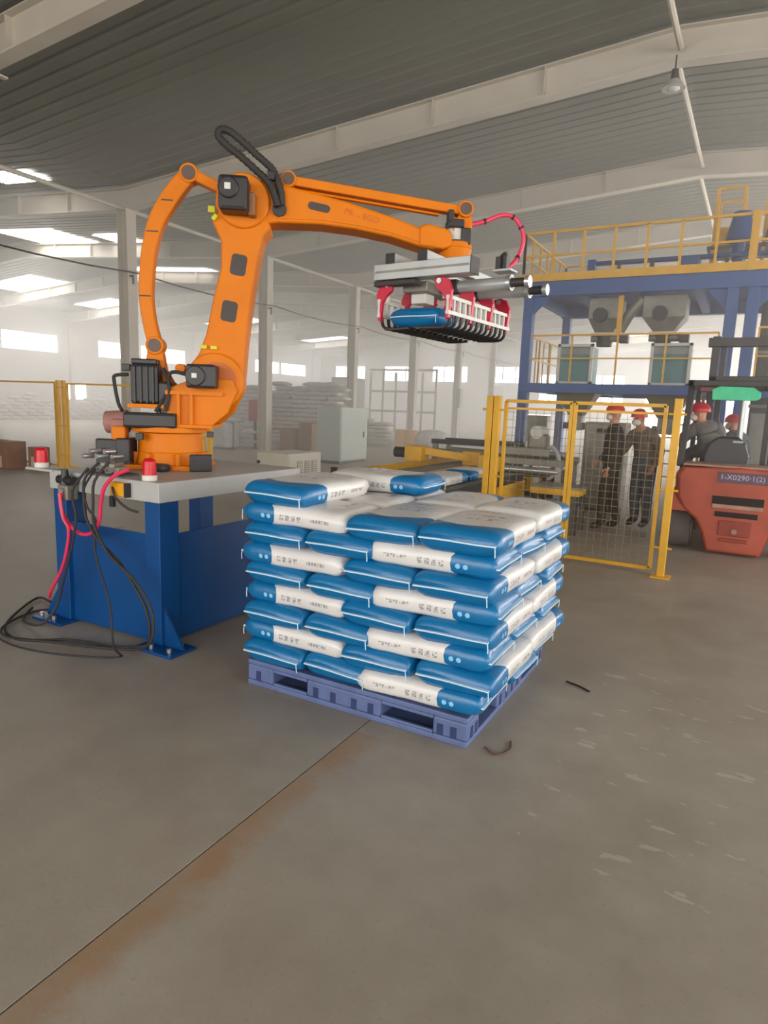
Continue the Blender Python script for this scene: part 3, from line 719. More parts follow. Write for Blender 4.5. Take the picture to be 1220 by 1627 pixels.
rprism([(-0.15, 1.95), (-0.045, 1.98), (-0.02, 1.80), (0.06, 1.66), (-0.12, 1.66), (-0.17, 1.82)], -0.05, 0.04).build('crank_arm', ORANGE, rob, bevel=0.015)
def rbar(u0, z0, u1, z1, hw, w0, w1, name, par):
    du, dz = u1-u0, z1-z0; q = math.hypot(du, dz); nx, nz = -dz/q*hw, du/q*hw
    return rprism([(u0+nx, z0+nz), (u1+nx, z1+nz), (u1-nx, z1-nz), (u0-nx, z0-nz)], w0, w1).build(name, ORANGE, par, bevel=0.008)
tb = rbar(0.88, 3.145, 2.12, 3.02, 0.031, 0.0, 0.085, 'top_bar', rob)
rbar(0.95, 3.085, 1.95, 2.985, 0.008, 0.02, 0.07, 'bar_flange', tb)
rcyl(0.858, 3.15, 0.056, -0.15, 0.10).build('bar_eye', ORANGE, tb, smooth=True, bevel=0.006)
rcyl(0.858, 3.15, 0.042, 0.10, 0.106).build('bearing_cap', CAPG, tb, smooth=True)
rcyl(2.137, 3.028, 0.058, -0.09, 0.10).build('bar_eye', ORANGE, tb, smooth=True, bevel=0.006)
rcyl(2.137, 3.028, 0.042, 0.10, 0.106).build('bearing_cap', CAPG, tb, smooth=True)
# wrist
rprism([(1.80, 2.885), (1.86, 2.905), (2.0, 2.88), (2.045, 2.84), (2.045, 2.76), (1.98, 2.735), (1.80, 2.75)], -0.125, 0.125).build('wrist_yoke', ORANGE, rob, bevel=0.02, segs=3)
rprism([(2.02, 2.98), (2.08, 2.97), (2.12, 3.05), (2.18, 3.0), (2.20, 2.93), (2.18, 2.86), (2.06, 2.86)], -0.06, 0.07).build('wrist_bracket', ORANGE, rob, bevel=0.01)
m = MB().box(RP(2.07, 2.925, 0.04), (0.12, 0.14, 0.055), AZ).box(RP(2.03, 2.965, 0.06), (0.04, 0.10, 0.10), AZ)
m.build('valve_block', BLACK, rob, bevel=0.008)
MB().cyl(RP(2.09, 2.80, 0), RP(2.09, 2.90, 0), 0.075, 0.075, 24).build('wrist_motor_can', WHITEP, rob, smooth=True)
MB().box(RP(2.15, 2.84, 0.06), (0.07, 0.07, 0.12), AZ).build('wrist_connector', DGREY, rob, bevel=0.008)
MB().cyl(RP(2.09, 2.76, 0), RP(2.09, 2.80, 0), 0.125, 0.12, 36).cyl(RP(2.09, 2.665, 0), RP(2.09, 2.76, 0), 0.098, 0.125, 36).build('tool_flange', ORANGE, rob, smooth=True, bevel=0.004)
MB().cyl(RP(2.09, 2.795, 0), RP(2.09, 2.81, 0), 0.115, n=36).build('flange_ring', DGREY, rob, smooth=True)
# elbow hose loops
HP = [(0.791, 2.943), (0.759, 3.036), (0.715, 3.107), (0.646, 3.163), (0.547, 3.242), (0.462, 3.301), (0.399, 3.352), (0.382, 3.391), (0.411, 3.417), (0.466, 3.405), (0.547, 3.35), (0.633, 3.28), (0.697, 3.232), (0.754, 3.182), (0.784, 3.119), (0.811, 3.039), (0.817, 2.957)]
pts = [RP(u, z, 0.17-0.03*i/16) for i, (u, z) in enumerate(HP)]
MB().tube(pts, [0.0225 if i % 2 else 0.0275 for i in range(16*6+1)], 12, 6).build('corrugated_hose', RUBBER, rob, smooth='full')
MB().box(RP(0.745, 3.135, 0.165), (0.05, 0.06, 0.06), AZ).build('hose_clamp', BLACK, rob, bevel=0.008)
rcyl(0.80, 2.935, 0.05, 0.11, 0.14, 20).build('hose_gland', BLACK, rob, smooth=True)
for u, z, rot in ((0.355, 2.85, -0.9), (0.275, 1.965, 0.0), (0.345, 1.962, 0.0)):
    MB().box(RP(u, z, 0.14), (0.045, 0.03, 0.028), M=Matrix((AU, AN, UP)).transposed() @ Matrix.Rotation(rot, 3, 'Y')).build('limit_marker', YEL2, rob, bevel=0.004)
MB().box(RP(0.335, 2.90, 0.14), (0.05, 0.03, 0.045), AZ).build('limit_marker', YEL2, rob, bevel=0.004)

# ------------------------------------------------------------------ bag gripper
PS = math.radians(5); F = RP(2.09, 0, 0)
GU = Vector((math.cos(PS), -math.sin(PS), 0)); GV = Vector((math.sin(PS), math.cos(PS), 0))
GM = Matrix((GU, GV, UP)).transposed()
def G(u, v, z): return Vector((F.x, F.y, 0))+GU*u+GV*v+UP*z
gr = thing('bag_gripper', 'aluminium and crimson bag gripper with black tines hung from the robot wrist', 'gripper', (F.x, F.y, 2.66))
def gbox(u0, u1, v0, v1, z0, z1): return MB().box(G((u0+u1)/2, (v0+v1)/2, (z0+z1)/2), (u1-u0, v1-v0, z1-z0), M=GM)
gbox(-0.12, 0.12, -0.12, 0.12, 2.64, 2.664).build('mount_plate', STEEL, gr, bevel=0.003)
for u in (-0.20, 0.06):
    r = gbox(u-0.035, u+0.035, -0.56, 0.46, 2.575, 2.64).build('long_rail', ALU, gr, bevel=0.004)
    gbox(u-0.036, u+0.036, -0.568, -0.56, 2.574, 2.641).build('rail_end_cap', BLACK, r)
for v in (-0.50, 0.34):
    r = gbox(-0.33, 0.42, v-0.06, v+0.06, 2.47, 2.575).build('cross_beam', ALU, gr, bevel=0.004)
    for uu in (-0.334, 0.42): gbox(uu, uu+0.006, v-0.062, v+0.062, 2.468, 2.577).build('beam_end_cap', STEEL if uu < 0 else DGREY, r)
    gbox(-0.325, 0.415, v-0.062, v-0.06, 2.515, 2.53).build('beam_groove', GREYM, r)
gbox(-0.34, 0.0, -0.555, -0.47, 2.43, 2.462).build('slide_rail', DGREY, gr, bevel=0.004)
for v in (-0.20, 0.13):
    c = MB().cyl(G(0.05, v, 2.455), G(0.56, v, 2.455), 0.042, n=24).build('air_cylinder', ALU, gr, smooth=True)
    MB().cyl(G(0.53, v, 2.455), G(0.56, v, 2.455), 0.052, n=20).build('cylinder_head', STEEL, c, smooth=True)
    MB().cyl(G(0.56, v, 2.455), G(0.66, v, 2.455), 0.03, n=16).build('cylinder_rod', DGREY, c, smooth=True)
    MB().cyl(G(0.66, v, 2.455), G(0.69, v, 2.455), 0.04, n=16).build('rod_nut', STEEL, c, smooth=True)
    gbox(0.05, 0.16, v-0.05, v+0.05, 2.41, 2.50).build('cylinder_foot', DGREY, c, bevel=0.004)
gbox(-0.18, 0.02, -0.42, -0.05, 2.40, 2.47).build('press_plate', GREYM, gr, bevel=0.006)
gbox(-0.15, -0.03, -0.35, -0.22, 2.33, 2.40).build('press_block', WHITEP, gr, bevel=0.006)
MB().tube([G(0.40, -0.05, 2.575), G(0.40, -0.05, 2.66), G(0.44, -0.05, 2.68)], 0.02, 8, 2).build('air_valve', BLACK, gr, smooth=True)
gbox(0.37, 0.41, -0.08, 0.0, 2.575, 2.665).build('valve_body', BLACK, gr, bevel=0.004)
gbox(0.425, 0.455, -0.08, -0.02, 2.575, 2.67).build('valve_body', BLACK, gr, bevel=0.004)
gbox(0.36, 0.50, -0.10, 0.02, 2.56, 2.576).build('valve_plate', ALU, gr, bevel=0.003)
# crimson arms, comb frames and tines, both sides
for sg, uo in ((1, 0.215), (-1, -0.285)):
    for v in (-0.50, -0.17, 0.15, 0.46):
        poly = [(0, 2.47), (0.055, 2.45), (0.085, 2.38), (0.065, 2.20), (0.045, 2.19), (0.035, 2.32), (0.01, 2.36), (-0.04, 2.40), (-0.05, 2.46)]
        poly = [(sg*a, b) for a, b in poly]
        MB().prism(poly, G(uo-sg*0.03, v, 0), GU, UP, GV, -0.016, 0.016).build('claw_arm', REDB, gr, bevel=0.003)
        gbox(uo-0.03 if sg > 0 else uo-0.0, uo+0.0 if sg > 0 else uo+0.03, v+0.016, v+0.026, 2.33, 2.45).build('arm_stiffener', WHITEP, gr)
        MB().cyl(G(uo-sg*0.04, v-0.03, 2.44), G(uo-sg*0.04, v+0.04, 2.44), 0.018, n=12).build('pivot_pin', STEEL, gr, smooth=True)
    uf = uo+sg*0.03
    for z in (2.335, 2.235): gbox(uf-0.012, uf+0.012, -0.52, 0.50, z-0.012, z+0.012).build('comb_rail', WHITEP, gr)
    for q in range(13):
        v = -0.51+q*0.0825
        gbox(uf-0.008, uf+0.008, v-0.009, v+0.009, 2.235, 2.335).build('comb_upright', WHITEP, gr)
    for q in range(12):
        v = -0.47+q*0.083
        pts = [G(uf, v, 2.24), G(uf-sg*0.004, v, 2.185), G(uf-sg*0.03, v, 2.150), G(uf-sg*0.09, v, 2.142), G(uf-sg*0.235, v, 2.146)]
        MB().tube(pts, 0.0125, 6, 2).build('tine', BLACK, gr, smooth=True)
# held sack
hs = place_sack(*G(-0.035, -0.50+SL/2+0.005, 2.222), -R90-PS+0.02, 'blue sack held up in the gripper, blue end towards the camera', 'held sack')
hs['label'] = 'sack clamped in the robot gripper, high above the stack'; hs.rotation_euler[2] = -R90-PS
del hs['group']
hp = [(-1.982, 4.751, 2.939), (-1.873, 4.823, 2.974), (-1.773, 4.89, 3.025), (-1.697, 4.941, 3.017), (-1.641, 4.979, 2.946), (-1.622, 4.991, 2.844), (-1.652, 4.971, 2.73), (-1.67, 4.80, 2.62), (-1.66, 4.66, 2.585)]
ah = MB().tube(hp, 0.016, 8, 5).build('air_hose', HOSE, label='red air hose looping from the robot wrist to the gripper', cat='hose', smooth=True)
for i in (1, 3, 4, 6):
    p = Vector(hp[i]); q = (Vector(hp[i+1])-Vector(hp[i-1])).normalized()*0.008
    MB().cyl(p-q, p+q, 0.021, n=10).build('hose_tie', BLACK, ah)

# ------------------------------------------------------------------ things on the stand
def beacon(x, y, z, label):
    t = thing('warning_beacon', label, 'beacon', (x, y, z), 'red warning beacons')
    MB().cyl((x, y, z), (x, y, z+0.035), 0.047, n=24).build('beacon_base', WHITEP, t, smooth=True, bevel=0.003)
    MB().cyl((x, y, z+0.035), (x, y, z+0.12), 0.043, 0.04, n=24).ell((x, y, z+0.12), (0.04, 0.04, 0.022), 24, 6).build('beacon_lens', RED, t, smooth=True)
beacon(-3.255, 2.87, 1.077, 'red beacon on the front right corner of the robot stand')
m = MB().b2((-4.42, 2.80, 1.062), (-4.12, 2.92, 1.077)).build('beacon_bracket', GREYPAINT, label='grey flat bracket sticking out left from the stand top', cat='bracket')
beacon(-4.325, 2.86, 1.077, 'red beacon on the bracket at the left end of the stand')
t = thing('air_regulator', 'grey air filter and valve unit with black knob on the left leg of the stand', 'valve', (-3.90, 2.77, 0.93))
MB().b2((-3.96, 2.72, 0.90), (-3.86, 2.805, 1.0)).build('regulator_body', GREYM, t, bevel=0.008)
MB().cyl((-3.93, 2.76, 1.0), (-3.93, 2.76, 1.10), 0.035, 0.02, 16).build('regulator_knob', BLACK, t, smooth=True)
MB().cyl((-3.84, 2.76, 1.03), (-3.99, 2.76, 1.03), 0.03, n=14).build('valve_stem', BLACK, t, smooth=True)
MB().cyl((-3.90, 2.715, 0.965), (-3.90, 2.70, 0.965), 0.015, n=12).build('gauge', STEEL, t, smooth=True)
t = thing('solenoid_bank', 'row of grey solenoid valves lying on the stand beside the robot base', 'valve', (-3.75, 2.93, 1.077))
for q in range(5):
    MB().box((-3.80+0.055*q, 2.96-0.01*q, 1.11+0.02*(q % 2)), (0.035, 0.16, 0.05), 0.5).build('valve_body', GREYM, t, bevel=0.006)
    MB().cyl((-3.77+0.055*q, 2.86-0.01*q, 1.11), (-3.76+0.055*q, 2.84-0.01*q, 1.13), 0.013, n=10).build('fitting', STEEL, t, smooth=True)
MB().b2((-3.88, 2.88, 1.077), (-3.50, 3.0, 1.09)).build('mounting_plate', DGREY, t)
m = MB().box((-3.445, 2.80, 1.01), (0.13, 0.05, 0.09)); yb_ = m.build('junction_box', mat('orange_yellow_box', rgb(228, 160, 20), 0.4), bevel=0.008, label='small orange-yellow box under the front edge of the stand top', cat='box')
MB().b2((-3.375, 2.77, 0.965), (-3.355, 2.812, 1.055)).build('end_cap', BLACK, yb_)
m = MB().box((-3.52, 2.80, 0.925), (0.03, 0.03, 0.07)); m.build('cable_gland', BLACK, bevel=0.004, label='black cable gland below the small yellow box', cat='fitting')
hA = [(-3.317, 2.76, 1.147), (-3.405, 2.73, 1.105), (-3.49, 2.72, 1.022), (-3.53, 2.72, 0.918), (-3.554, 2.72, 0.793), (-3.631, 2.72, 0.713), (-3.738, 2.72, 0.696), (-3.837, 2.72, 0.738), (-3.897, 2.71, 0.815), (-3.905, 2.70, 0.90), (-3.90, 2.71, 0.955)]
MB().tube(hA, 0.0125, 8, 5).build('air_hose', HOSE, label='pink-red air hose looping in a U in front of the stand', cat='hose', smooth=True)
hB = [(-3.895, 2.69, 0.95), (-3.870, 2.69, 0.80), (-3.83, 2.70, 0.721), (-3.851, 2.70, 0.59), (-3.92, 2.70, 0.429), (-4.038, 2.70, 0.274), (-4.10, 2.72, 0.20)]
MB().tube(hB, 0.0115, 8, 5).build('air_hose', HOSE, label='pink-red air hose hanging down beside the left leg of the stand', cat='hose', smooth=True)
cb = [[(-3.551, 2.72, 1.165), (-3.647, 2.70, 1.07), (-3.666, 2.70, 0.946), (-3.631, 2.69, 0.807), (-3.516, 2.69, 0.678), (-3.344, 2.69, 0.581), (-3.207, 2.69, 0.441), (-3.1, 2.69, 0.299), (-3.088, 2.70, 0.13), (-3.20, 2.72, 0.02), (-3.471, 2.594, 0.016), (-3.771, 2.496, 0.016), (-3.997, 2.408, 0.016), (-4.242, 2.486, 0.016), (-4.47, 2.703, 0.016), (-4.693, 3.019, 0.016), (-4.5, 3.0, 0.02)],
      [(-3.466, 2.74, 1.185), (-3.543, 2.69, 1.061), (-3.55, 2.68, 0.92), (-3.545, 2.68, 0.779), (-3.405, 2.67, 0.616), (-3.209, 2.67, 0.505), (-3.091, 2.68, 0.386), (-3.03, 2.68, 0.258), (-3.066, 2.68, 0.10), (-3.231, 2.70, 0.035), (-3.385, 2.66, 0.018), (-3.707, 2.58, 0.018), (-3.88, 2.45, 0.018), (-4.122, 2.40, 0.018), (-4.30, 2.53, 0.018), (-4.40, 2.80, 0.018), (-4.30, 2.95, 0.02)],
      [(-3.719, 2.78, 1.124), (-3.79, 2.71, 0.974), (-3.736, 2.69, 0.814), (-3.794, 2.69, 0.597), (-3.892, 2.69, 0.366), (-3.971, 2.69, 0.176), (-4.05, 2.62, 0.04), (-4.3, 2.65, 0.016), (-4.50, 2.85, 0.016)],
      [(-3.62, 2.76, 1.13), (-3.66, 2.70, 1.0), (-3.63, 2.70, 0.88), (-3.57, 2.71, 0.80), (-3.56, 2.69, 0.60), (-3.40, 2.66, 0.30), (-3.3, 2.60, 0.06), (-3.15, 2.52, 0.045), (-3.45, 2.36, 0.045), (-3.774, 2.29, 0.045), (-4.037, 2.32, 0.045), (-4.25, 2.45, 0.045)]]
for i, c in enumerate(cb):
    MB().tube(c, 0.009 if i < 3 else 0.007, 7, 4).build('power_cable', RUBBER, smooth=True, cat='cable',
        label=('black cable falling in front of the stand and coiling on the floor', 'second black cable arching low by the stand corner then round the floor', 'black cable hanging straight down the left of the blue panel', 'thinnest grey-black cable dropping from the valves to the floor')[i])
MB().tube([(-3.50, 2.79, 1.03), (-3.46, 2.76, 1.00), (-3.42, 2.755, 0.95), (-3.33, 2.765, 0.90), (-3.28, 2.80, 0.88)], 0.008, 6).build('short_cable', RUBBER, smooth=True, label='short black cable crossing the small yellow box', cat='cable')
MB().tube([(-0.93, 2.80, 0.004), (-0.86, 2.76, 0.004), (-0.82, 2.84, 0.004), (-0.84, 2.92, 0.004)], 0.005, 5).build('string', mat('brown_string', rgb(96, 66, 54), 0.8), label='bit of brown string on the floor by the pallet corner', cat='string', smooth=True)
MB().tube([(-0.78, 3.80, 0.004), (-0.70, 3.77, 0.006), (-0.63, 3.73, 0.004)], 0.006, 5).build('twig', HAIR, label='small dark scrap on the floor right of the pallet', cat='scrap', smooth=True)

# ------------------------------------------------------------------ fences
def tubebar(m, p, q, w): m.bar(p, q, w); return m
def panel(name, label, y, x0, x1, z0, z1, mids=(), mesh=None, fw_=0.035, group=None, flip=False):
    """framed guard panel in the plane y with weld-mesh wires"""
    t = thing(name, label, 'fence', ((x0+x1)/2, y, 0), group)
    MB().bar((x0, y, z1), (x1, y, z1), fw_).build('top_rail', YEL, t)
    MB().bar((x0, y, z0), (x1, y, z0), fw_).build('bottom_rail', YEL, t)
    MB().bar((x0, y, z0), (x0, y, z1), fw_).build('stile', YEL, t)
    MB().bar((x1, y, z0), (x1, y, z1), fw_).build('stile', YEL, t)
    for z in mids: MB().bar((x0, y, z), (x1, y, z), fw_*0.7).build('mid_rail', YEL, t)
    if mesh:
        r = 0.0026; x = x0+mesh
        while x < x1-0.01: MB().cyl((x, y, z0), (x, y, z1 if not mids else min(mids)), r, n=4).build('wire', YELW, t); x += mesh
        z = z0+mesh; zt = z1 if not mids else min(mids)
        while z < zt-0.01: MB().cyl((x0, y-0.006, z), (x1, y-0.006, z), r, n=4).build('wire', YELW, t); z += mesh
    return t
YELW = mat('dull_yellow_wire', rgb(150, 132, 88), 0.5)
FY = 6.95
def gatepost(x, y, h, label):
    t = thing('gate_post', label, 'post', (x, y, 0))
    MB().b2((x-0.035, y-0.035, 0.012), (x+0.035, y+0.035, h)).build('post_tube', YEL, t, bevel=0.004)
    MB().b2((x-0.09, y-0.09, 0), (x+0.09, y+0.09, 0.012)).build('foot_plate', YEL, t)
    MB().b2((x-0.037, y-0.037, h), (x+0.037, y+0.037, h+0.008)).build('cap', YEL, t)
    for z in (0.3, h*0.5, h-0.14): MB().cyl((x-0.08, y-0.02, z), (x+0.08, y-0.02, z), 0.012, n=8).build('hinge', YEL, t)
gatepost(-0.60, FY, 1.76, 'yellow square post at the right end of the mesh fence, beside the forklift')
gatepost(-2.50, FY, 1.74, 'yellow square post at the left end of the mesh fence, in front of the conveyor')
gatepost(-2.42, FY, 1.74, 'yellow post doubled up just right of the left fence end post')
panel('mesh_gate', 'yellow framed wire mesh gate panel between the sacks and the forklift', FY+0.12, -1.60, -0.72, 0.05, 1.70, (1.62,), 0.075)
panel('mesh_fence', 'yellow framed mesh panel left of the gate, behind the sack stack', FY+0.12, -2.36, -1.64, 0.05, 1.70, (1.62,), 0.085)
LY = 8.84
gatepost(-12.70, LY, 1.85, 'left one of the paired yellow posts at the far left')
gatepost(-12.52, LY, 1.85, 'right one of the paired yellow posts at the far left')
panel('guard_panel', 'yellow tube frame panel running out of the picture at far left', LY, -14.9, -12.80, 0.08, 1.81, group='left guard panels')
panel('guard_panel', 'yellow tube frame panel between the paired posts and the robot', LY, -12.40, -8.75, 0.08, 1.79, group='left guard panels')
gatepost(-8.62, LY, 1.80, 'yellow post seen just right of the robot turret')
gatepost(-8.45, LY, 1.80, 'thinner yellow post close right of the robot turret')

# ------------------------------------------------------------------ cartons, cabinet, low unit
for i, (x, y, s, h, lb) in enumerate(((-14.05, 8.25, 0.42, 0.56, 'brown carton at the left picture edge'), (-13.52, 8.25, 0.44, 0.56, 'brown carton second from the left edge, by the yellow fence'), (-13.0, 8.55, 0.30, 0.46, 'dark brown carton half hidden behind the left beacon'))):
    t = thing('carton', lb, 'box', (x, y, 0), 'brown cartons by the left fence')
    MB().b2((x-s/2, y-s/2, 0), (x+s/2, y+s/2, h)).build('carton_body', CARTON, t, bevel=0.01)
    MB().b2((x-0.05, y-s/2-0.002, 0.02), (x+0.05, y-s/2, 0.26)).build('box_label', mat('pale_label', rgb(196, 176, 158), 0.7) if i == 0 else MATS['pale_label'], t)
    MB().b2((x-s/2+0.02, y-0.02, h), (x+s/2-0.02, y+0.02, h+0.002)).build('packing_tape', mat('tape_brown', rgb(176, 146, 110), 0.4) if i == 0 else MATS['tape_brown'], t)
t = thing('control_cabinet', 'tall pale grey-green control cabinet behind the low beige unit', 'cabinet', (-9.75, 15.2, 0))
MB().b2((-10.12, 14.6, 0.08), (-9.37, 16.0, 1.50)).build('cabinet_body', CAB, t, bevel=0.01)
MB().b2((-9.37, 14.63, 0.12), (-9.35, 15.97, 1.47)).build('cabinet_door', CAB, t, bevel=0.006, label='lighter side door')
MB().b2((-10.08, 14.64, 0), (-9.41, 15.96, 0.08)).build('plinth', DGREY, t)
MB().b2((-9.35, 15.75, 0.7), (-9.33, 15.80, 0.85)).build('door_handle', DGREY, t)
t = thing('cooling_unit', 'low beige unit with three vent grilles beside the conveyor', 'machine', (-8.3, 11, 0))
MB().b2((-8.75, 10.5, 0.03), (-7.95, 11.65, 0.56)).build('unit_body', BEIGE, t, bevel=0.012)
for q in range(3):
    v = MB().b2((-7.95, 10.80+0.26*q, 0.12), (-7.94, 10.98+0.26*q, 0.40)).build('vent_grille', GREYM, t)
    for z in range(6): MB().b2((-7.94, 10.80+0.26*q, 0.14+z*0.045), (-7.93, 10.98+0.26*q, 0.155+z*0.045)).build('louvre', BEIGE, v)
MB().b2((-8.70, 10.52, 0), (-8.0, 11.6, 0.03)).build('plinth', DGREY, t)
MB().cyl((-8.70, 10.5, 0.36), (-8.70, 10.47, 0.36), 0.035, n=12).build('knob', BLACK, t)
MB().b2((-7.95, 10.51, 0.05), (-7.935, 10.53, 0.54)).build('corner_strip', BEIGE, t)

# ------------------------------------------------------------------ conveyors
t = thing('roller_conveyor', 'yellow sided roller conveyor carrying sacks towards the robot', 'conveyor', (-3.15, 7.0, 0))
MB().b2((-2.80, 5.2, 0.60), (-2.765, 9.3, 0.70)).build('side_rail', DGREY, t, bevel=0.003)
MB().b2((-3.56, 5.2, 0.60), (-3.525, 9.3, 0.70)).build('side_rail', DGREY, t, bevel=0.003)
y = 5.28
while y < 9.25: MB().cyl((-3.525, y, 0.665), (-2.80, y, 0.665), 0.028, n=10).build('roller', GREYM, t, smooth=True); y += 0.11
for q in range(22):
    MB().b2((-2.765, 5.30+q*0.125, 0.38), (-2.75, 5.36+q*0.125, 0.60)).build('guard_slat', YEL, t)
MB().b2((-2.79, 5.25, 0.42), (-2.775, 8.1, 0.60)).build('guard_back', DGREY, t)
MB().b2((-2.765, 5.25, 0.34), (-2.745, 8.1, 0.39)).build('guard_rail', YEL, t)
MB().b2((-2.765, 8.1, 0.30), (-2.745, 9.3, 0.60)).build('guard_plate', YEL, t)
for y in (5.3, 7.2, 9.2):
    for x in (-3.54, -2.785): MB().b2((x-0.03, y-0.03, 0), (x+0.03, y+0.03, 0.60)).build('leg', YEL, t)
t = thing('chain_conveyor', 'yellow framed conveyor running alongside, left of the roller conveyor', 'conveyor', (-4.2, 8.0, 0))
MB().b2((-4.62, 7.1, 0.62), (-4.54, 11.6, 0.74)).build('side_beam', YEL, t, bevel=0.004)
MB().b2((-3.88, 7.1, 0.58), (-3.80, 11.6, 0.70)).build('side_beam', YEL, t, bevel=0.004)
y = 7.2
while y < 11.5: MB().b2((-4.54, y-0.03, 0.62), (-3.88, y+0.03, 0.655)).build('cross_slat', GREYM, t); y += 0.14
for y in (7.2, 9.3, 11.5):
    for x in (-4.58, -3.84): MB().b2((x-0.03, y-0.03, 0), (x+0.03, y+0.03, 0.6)).build('leg', YEL, t)
t = thing('stop_frame', 'dark steel end stop frame at the near end of the conveyor', 'frame', (-4.5, 6.3, 0))
MB().b2((-4.57, 5.7, 0.64), (-4.53, 7.0, 0.69)).build('stop_bar', DGREY, t)
MB().b2((-4.58, 5.70, 0), (-4.52, 5.76, 0.80)).build('stop_post', DGREY, t)
MB().b2((-4.58, 6.94, 0), (-4.52, 7.0, 0.80)).build('stop_post', DGREY, t)
# sacks on the conveyor
for i, (x, y, rz, lb) in enumerate(((-3.16, 5.62, R90, 'sack on the conveyor nearest the pallet, blue end showing'), (-3.16, 6.42, -R90, 'sack on the conveyor, second from the near end'), (-3.14, 7.22, R90, 'blue sack on the conveyor, third from the near end'), (-3.16, 8.05, -R90, 'sack on the conveyor near the yellow fence post'))):
    o = place_sack(x, y, 0.693+SH/2, rz, lb, 'sacks riding on the conveyor')
# pusher machinery on the chain conveyor
t = thing('bag_pusher', 'yellow bag pusher with motor straddling the far conveyor', 'machine', (-4.25, 9.6, 0.74))
MB().b2((-4.75, 9.3, 0.74), (-4.45, 9.6, 0.98)).build('gearbox', YEL, t, bevel=0.02)
MB().bar((-4.6, 9.45, 0.92), (-3.75, 9.9, 0.80), 0.14, 0.12).build('push_arm', YEL, t, bevel=0.01)
MB().cyl((-4.98, 9.45, 0.86), (-4.75, 9.45, 0.86), 0.085, n=20).build('motor', DGREY, t, smooth=True)
MB().b2((-3.95, 9.8, 0.70), (-3.65, 10.2, 0.92)).build('pusher_head', YEL, t, bevel=0.01)
t = thing('press_roller_frame', 'grey roller frame with flat bars behind the yellow pusher', 'machine', (-4.0, 10.6, 0))
for x in (-4.72, -3.35): MB().b2((x-0.04, 10.4, 0), (x+0.04, 10.48, 1.02)).b2((x-0.04, 11.0, 0), (x+0.04, 11.08, 1.02)).build('upright', GREYM, t)
MB().b2((-4.78, 10.38, 0.98), (-3.3, 10.5, 1.06)).build('top_bar', DGREY, t, bevel=0.005)
MB().b2((-4.78, 10.98, 0.98), (-3.3, 11.1, 1.06)).build('top_bar', DGREY, t, bevel=0.005)
MB().cyl((-4.70, 10.44, 0.84), (-3.35, 10.44, 0.82), 0.06, n=16).build('press_roller', STEEL, t, smooth=True)
MB().cyl((-4.70, 11.04, 0.84), (-3.35, 11.04, 0.82), 0.06, n=16).build('press_roller', STEEL, t, smooth=True)
# bag sewing / feeding machine behind the mesh
t = thing('bag_feeding_machine', 'grey bag feeding machine with yellow guards behind the mesh fence', 'machine', (-2.9, 10.1, 0))
for x in (-3.45, -2.35):
    for y in (9.6, 10.6): MB().b2((x-0.04, y-0.04, 0), (x+0.04, y+0.04, 0.80)).build('leg', GREYPAINT, t)
MB().b2((-3.52, 9.55, 0.80), (-2.28, 10.65, 0.90)).build('table_frame', GREYM, t, bevel=0.01)
MB().b2((-3.50, 9.56, 0.93), (-2.50, 9.66, 1.06)).build('feed_cover', GREYM, t, bevel=0.02)
MB().cyl((-3.45, 9.6, 0.72), (-2.35, 9.6, 0.72), 0.05, n=14).build('feed_roller', STEEL, t, smooth=True)
MB().cyl((-3.45, 10.0, 0.95), (-2.35, 10.0, 0.95), 0.05, n=14).build('feed_roller', STEEL, t, smooth=True)
MB().b2((-3.55, 9.45, 0.62), (-3.20, 9.55, 0.90)).build('yellow_guard', YEL, t, bevel=0.01)
MB().b2((-3.52, 9.5, 0.28), (-2.32, 9.56, 0.34)).b2((-3.52, 9.5, 0.12), (-2.32, 9.56, 0.16)).build('lower_brace', GREYM, t)
MB().b2((-3.35, 9.75, 0.06), (-2.42, 10.5, 0.70)).build('drive_housing', DGREY, t, bevel=0.02)  # dark box added to darken the space under the table
MB().b2((-3.0, 9.62, 0.40), (-2.6, 9.75, 0.62)).build('gear_cover', YEL, t, bevel=0.02)
mh = MB().b2((-2.95, 9.9, 1.0), (-2.65, 10.2, 1.25)).build('motor_head', GREYM, t, bevel=0.05)
MB().cyl((-2.8, 9.9, 1.28), (-2.8, 10.2, 1.28), 0.10, n=18).build('drive_drum', WHITEP, mh, smooth=True)
MB().tube([(-2.6, 9.7, 1.0), (-2.45, 9.6, 1.08), (-2.35, 9.6, 0.9), (-2.4, 9.6, 0.7), (-2.5, 9.6, 0.6)], 0.03, 8).build('air_duct', GREYPAINT, t, smooth=True)
for q in range(5): MB().b2((-3.3+0.2*q, 9.47, 0.50), (-3.2+0.2*q, 9.55, 0.60+0.04*(q % 2))).build('control_block', (DGREY, STEEL)[q % 2], t, bevel=0.008)
t = thing('pillar_box', 'narrow grey box on a stand beside the left blue platform column', 'box', (-3.6, 12.9, 0))
MB().b2((-3.72, 12.8, 0.0), (-3.66, 12.86, 1.0)).build('stand_tube', GREYM, t)
MB().b2((-3.85, 12.7, 1.0), (-3.4, 12.95, 1.52)).build('box_body', GREYM, t, bevel=0.02)
t = thing('side_table', 'grey low table with yellow front rail behind the mesh gate', 'table', (-1.9, 9.2, 0))
MB().b2((-2.45, 8.55, 0.52), (-1.80, 8.95, 0.60)).build('yellow_rail', YEL, t, bevel=0.005)
MB().b2((-2.45, 8.57, 0.60), (-1.80, 9.1, 0.63)).build('table_top', GREYM, t)
for x in (-2.40, -1.85):
    for y in (8.62, 9.05): MB().b2((x-0.025, y-0.025, 0), (x+0.025, y+0.025, 0.52 if y < 9 else 0.60)).build('leg', DGREY, t)
t = thing('switch_cabinet', 'grey free-standing switch cabinet behind the two workers', 'cabinet', (-2.0, 11.3, 0))
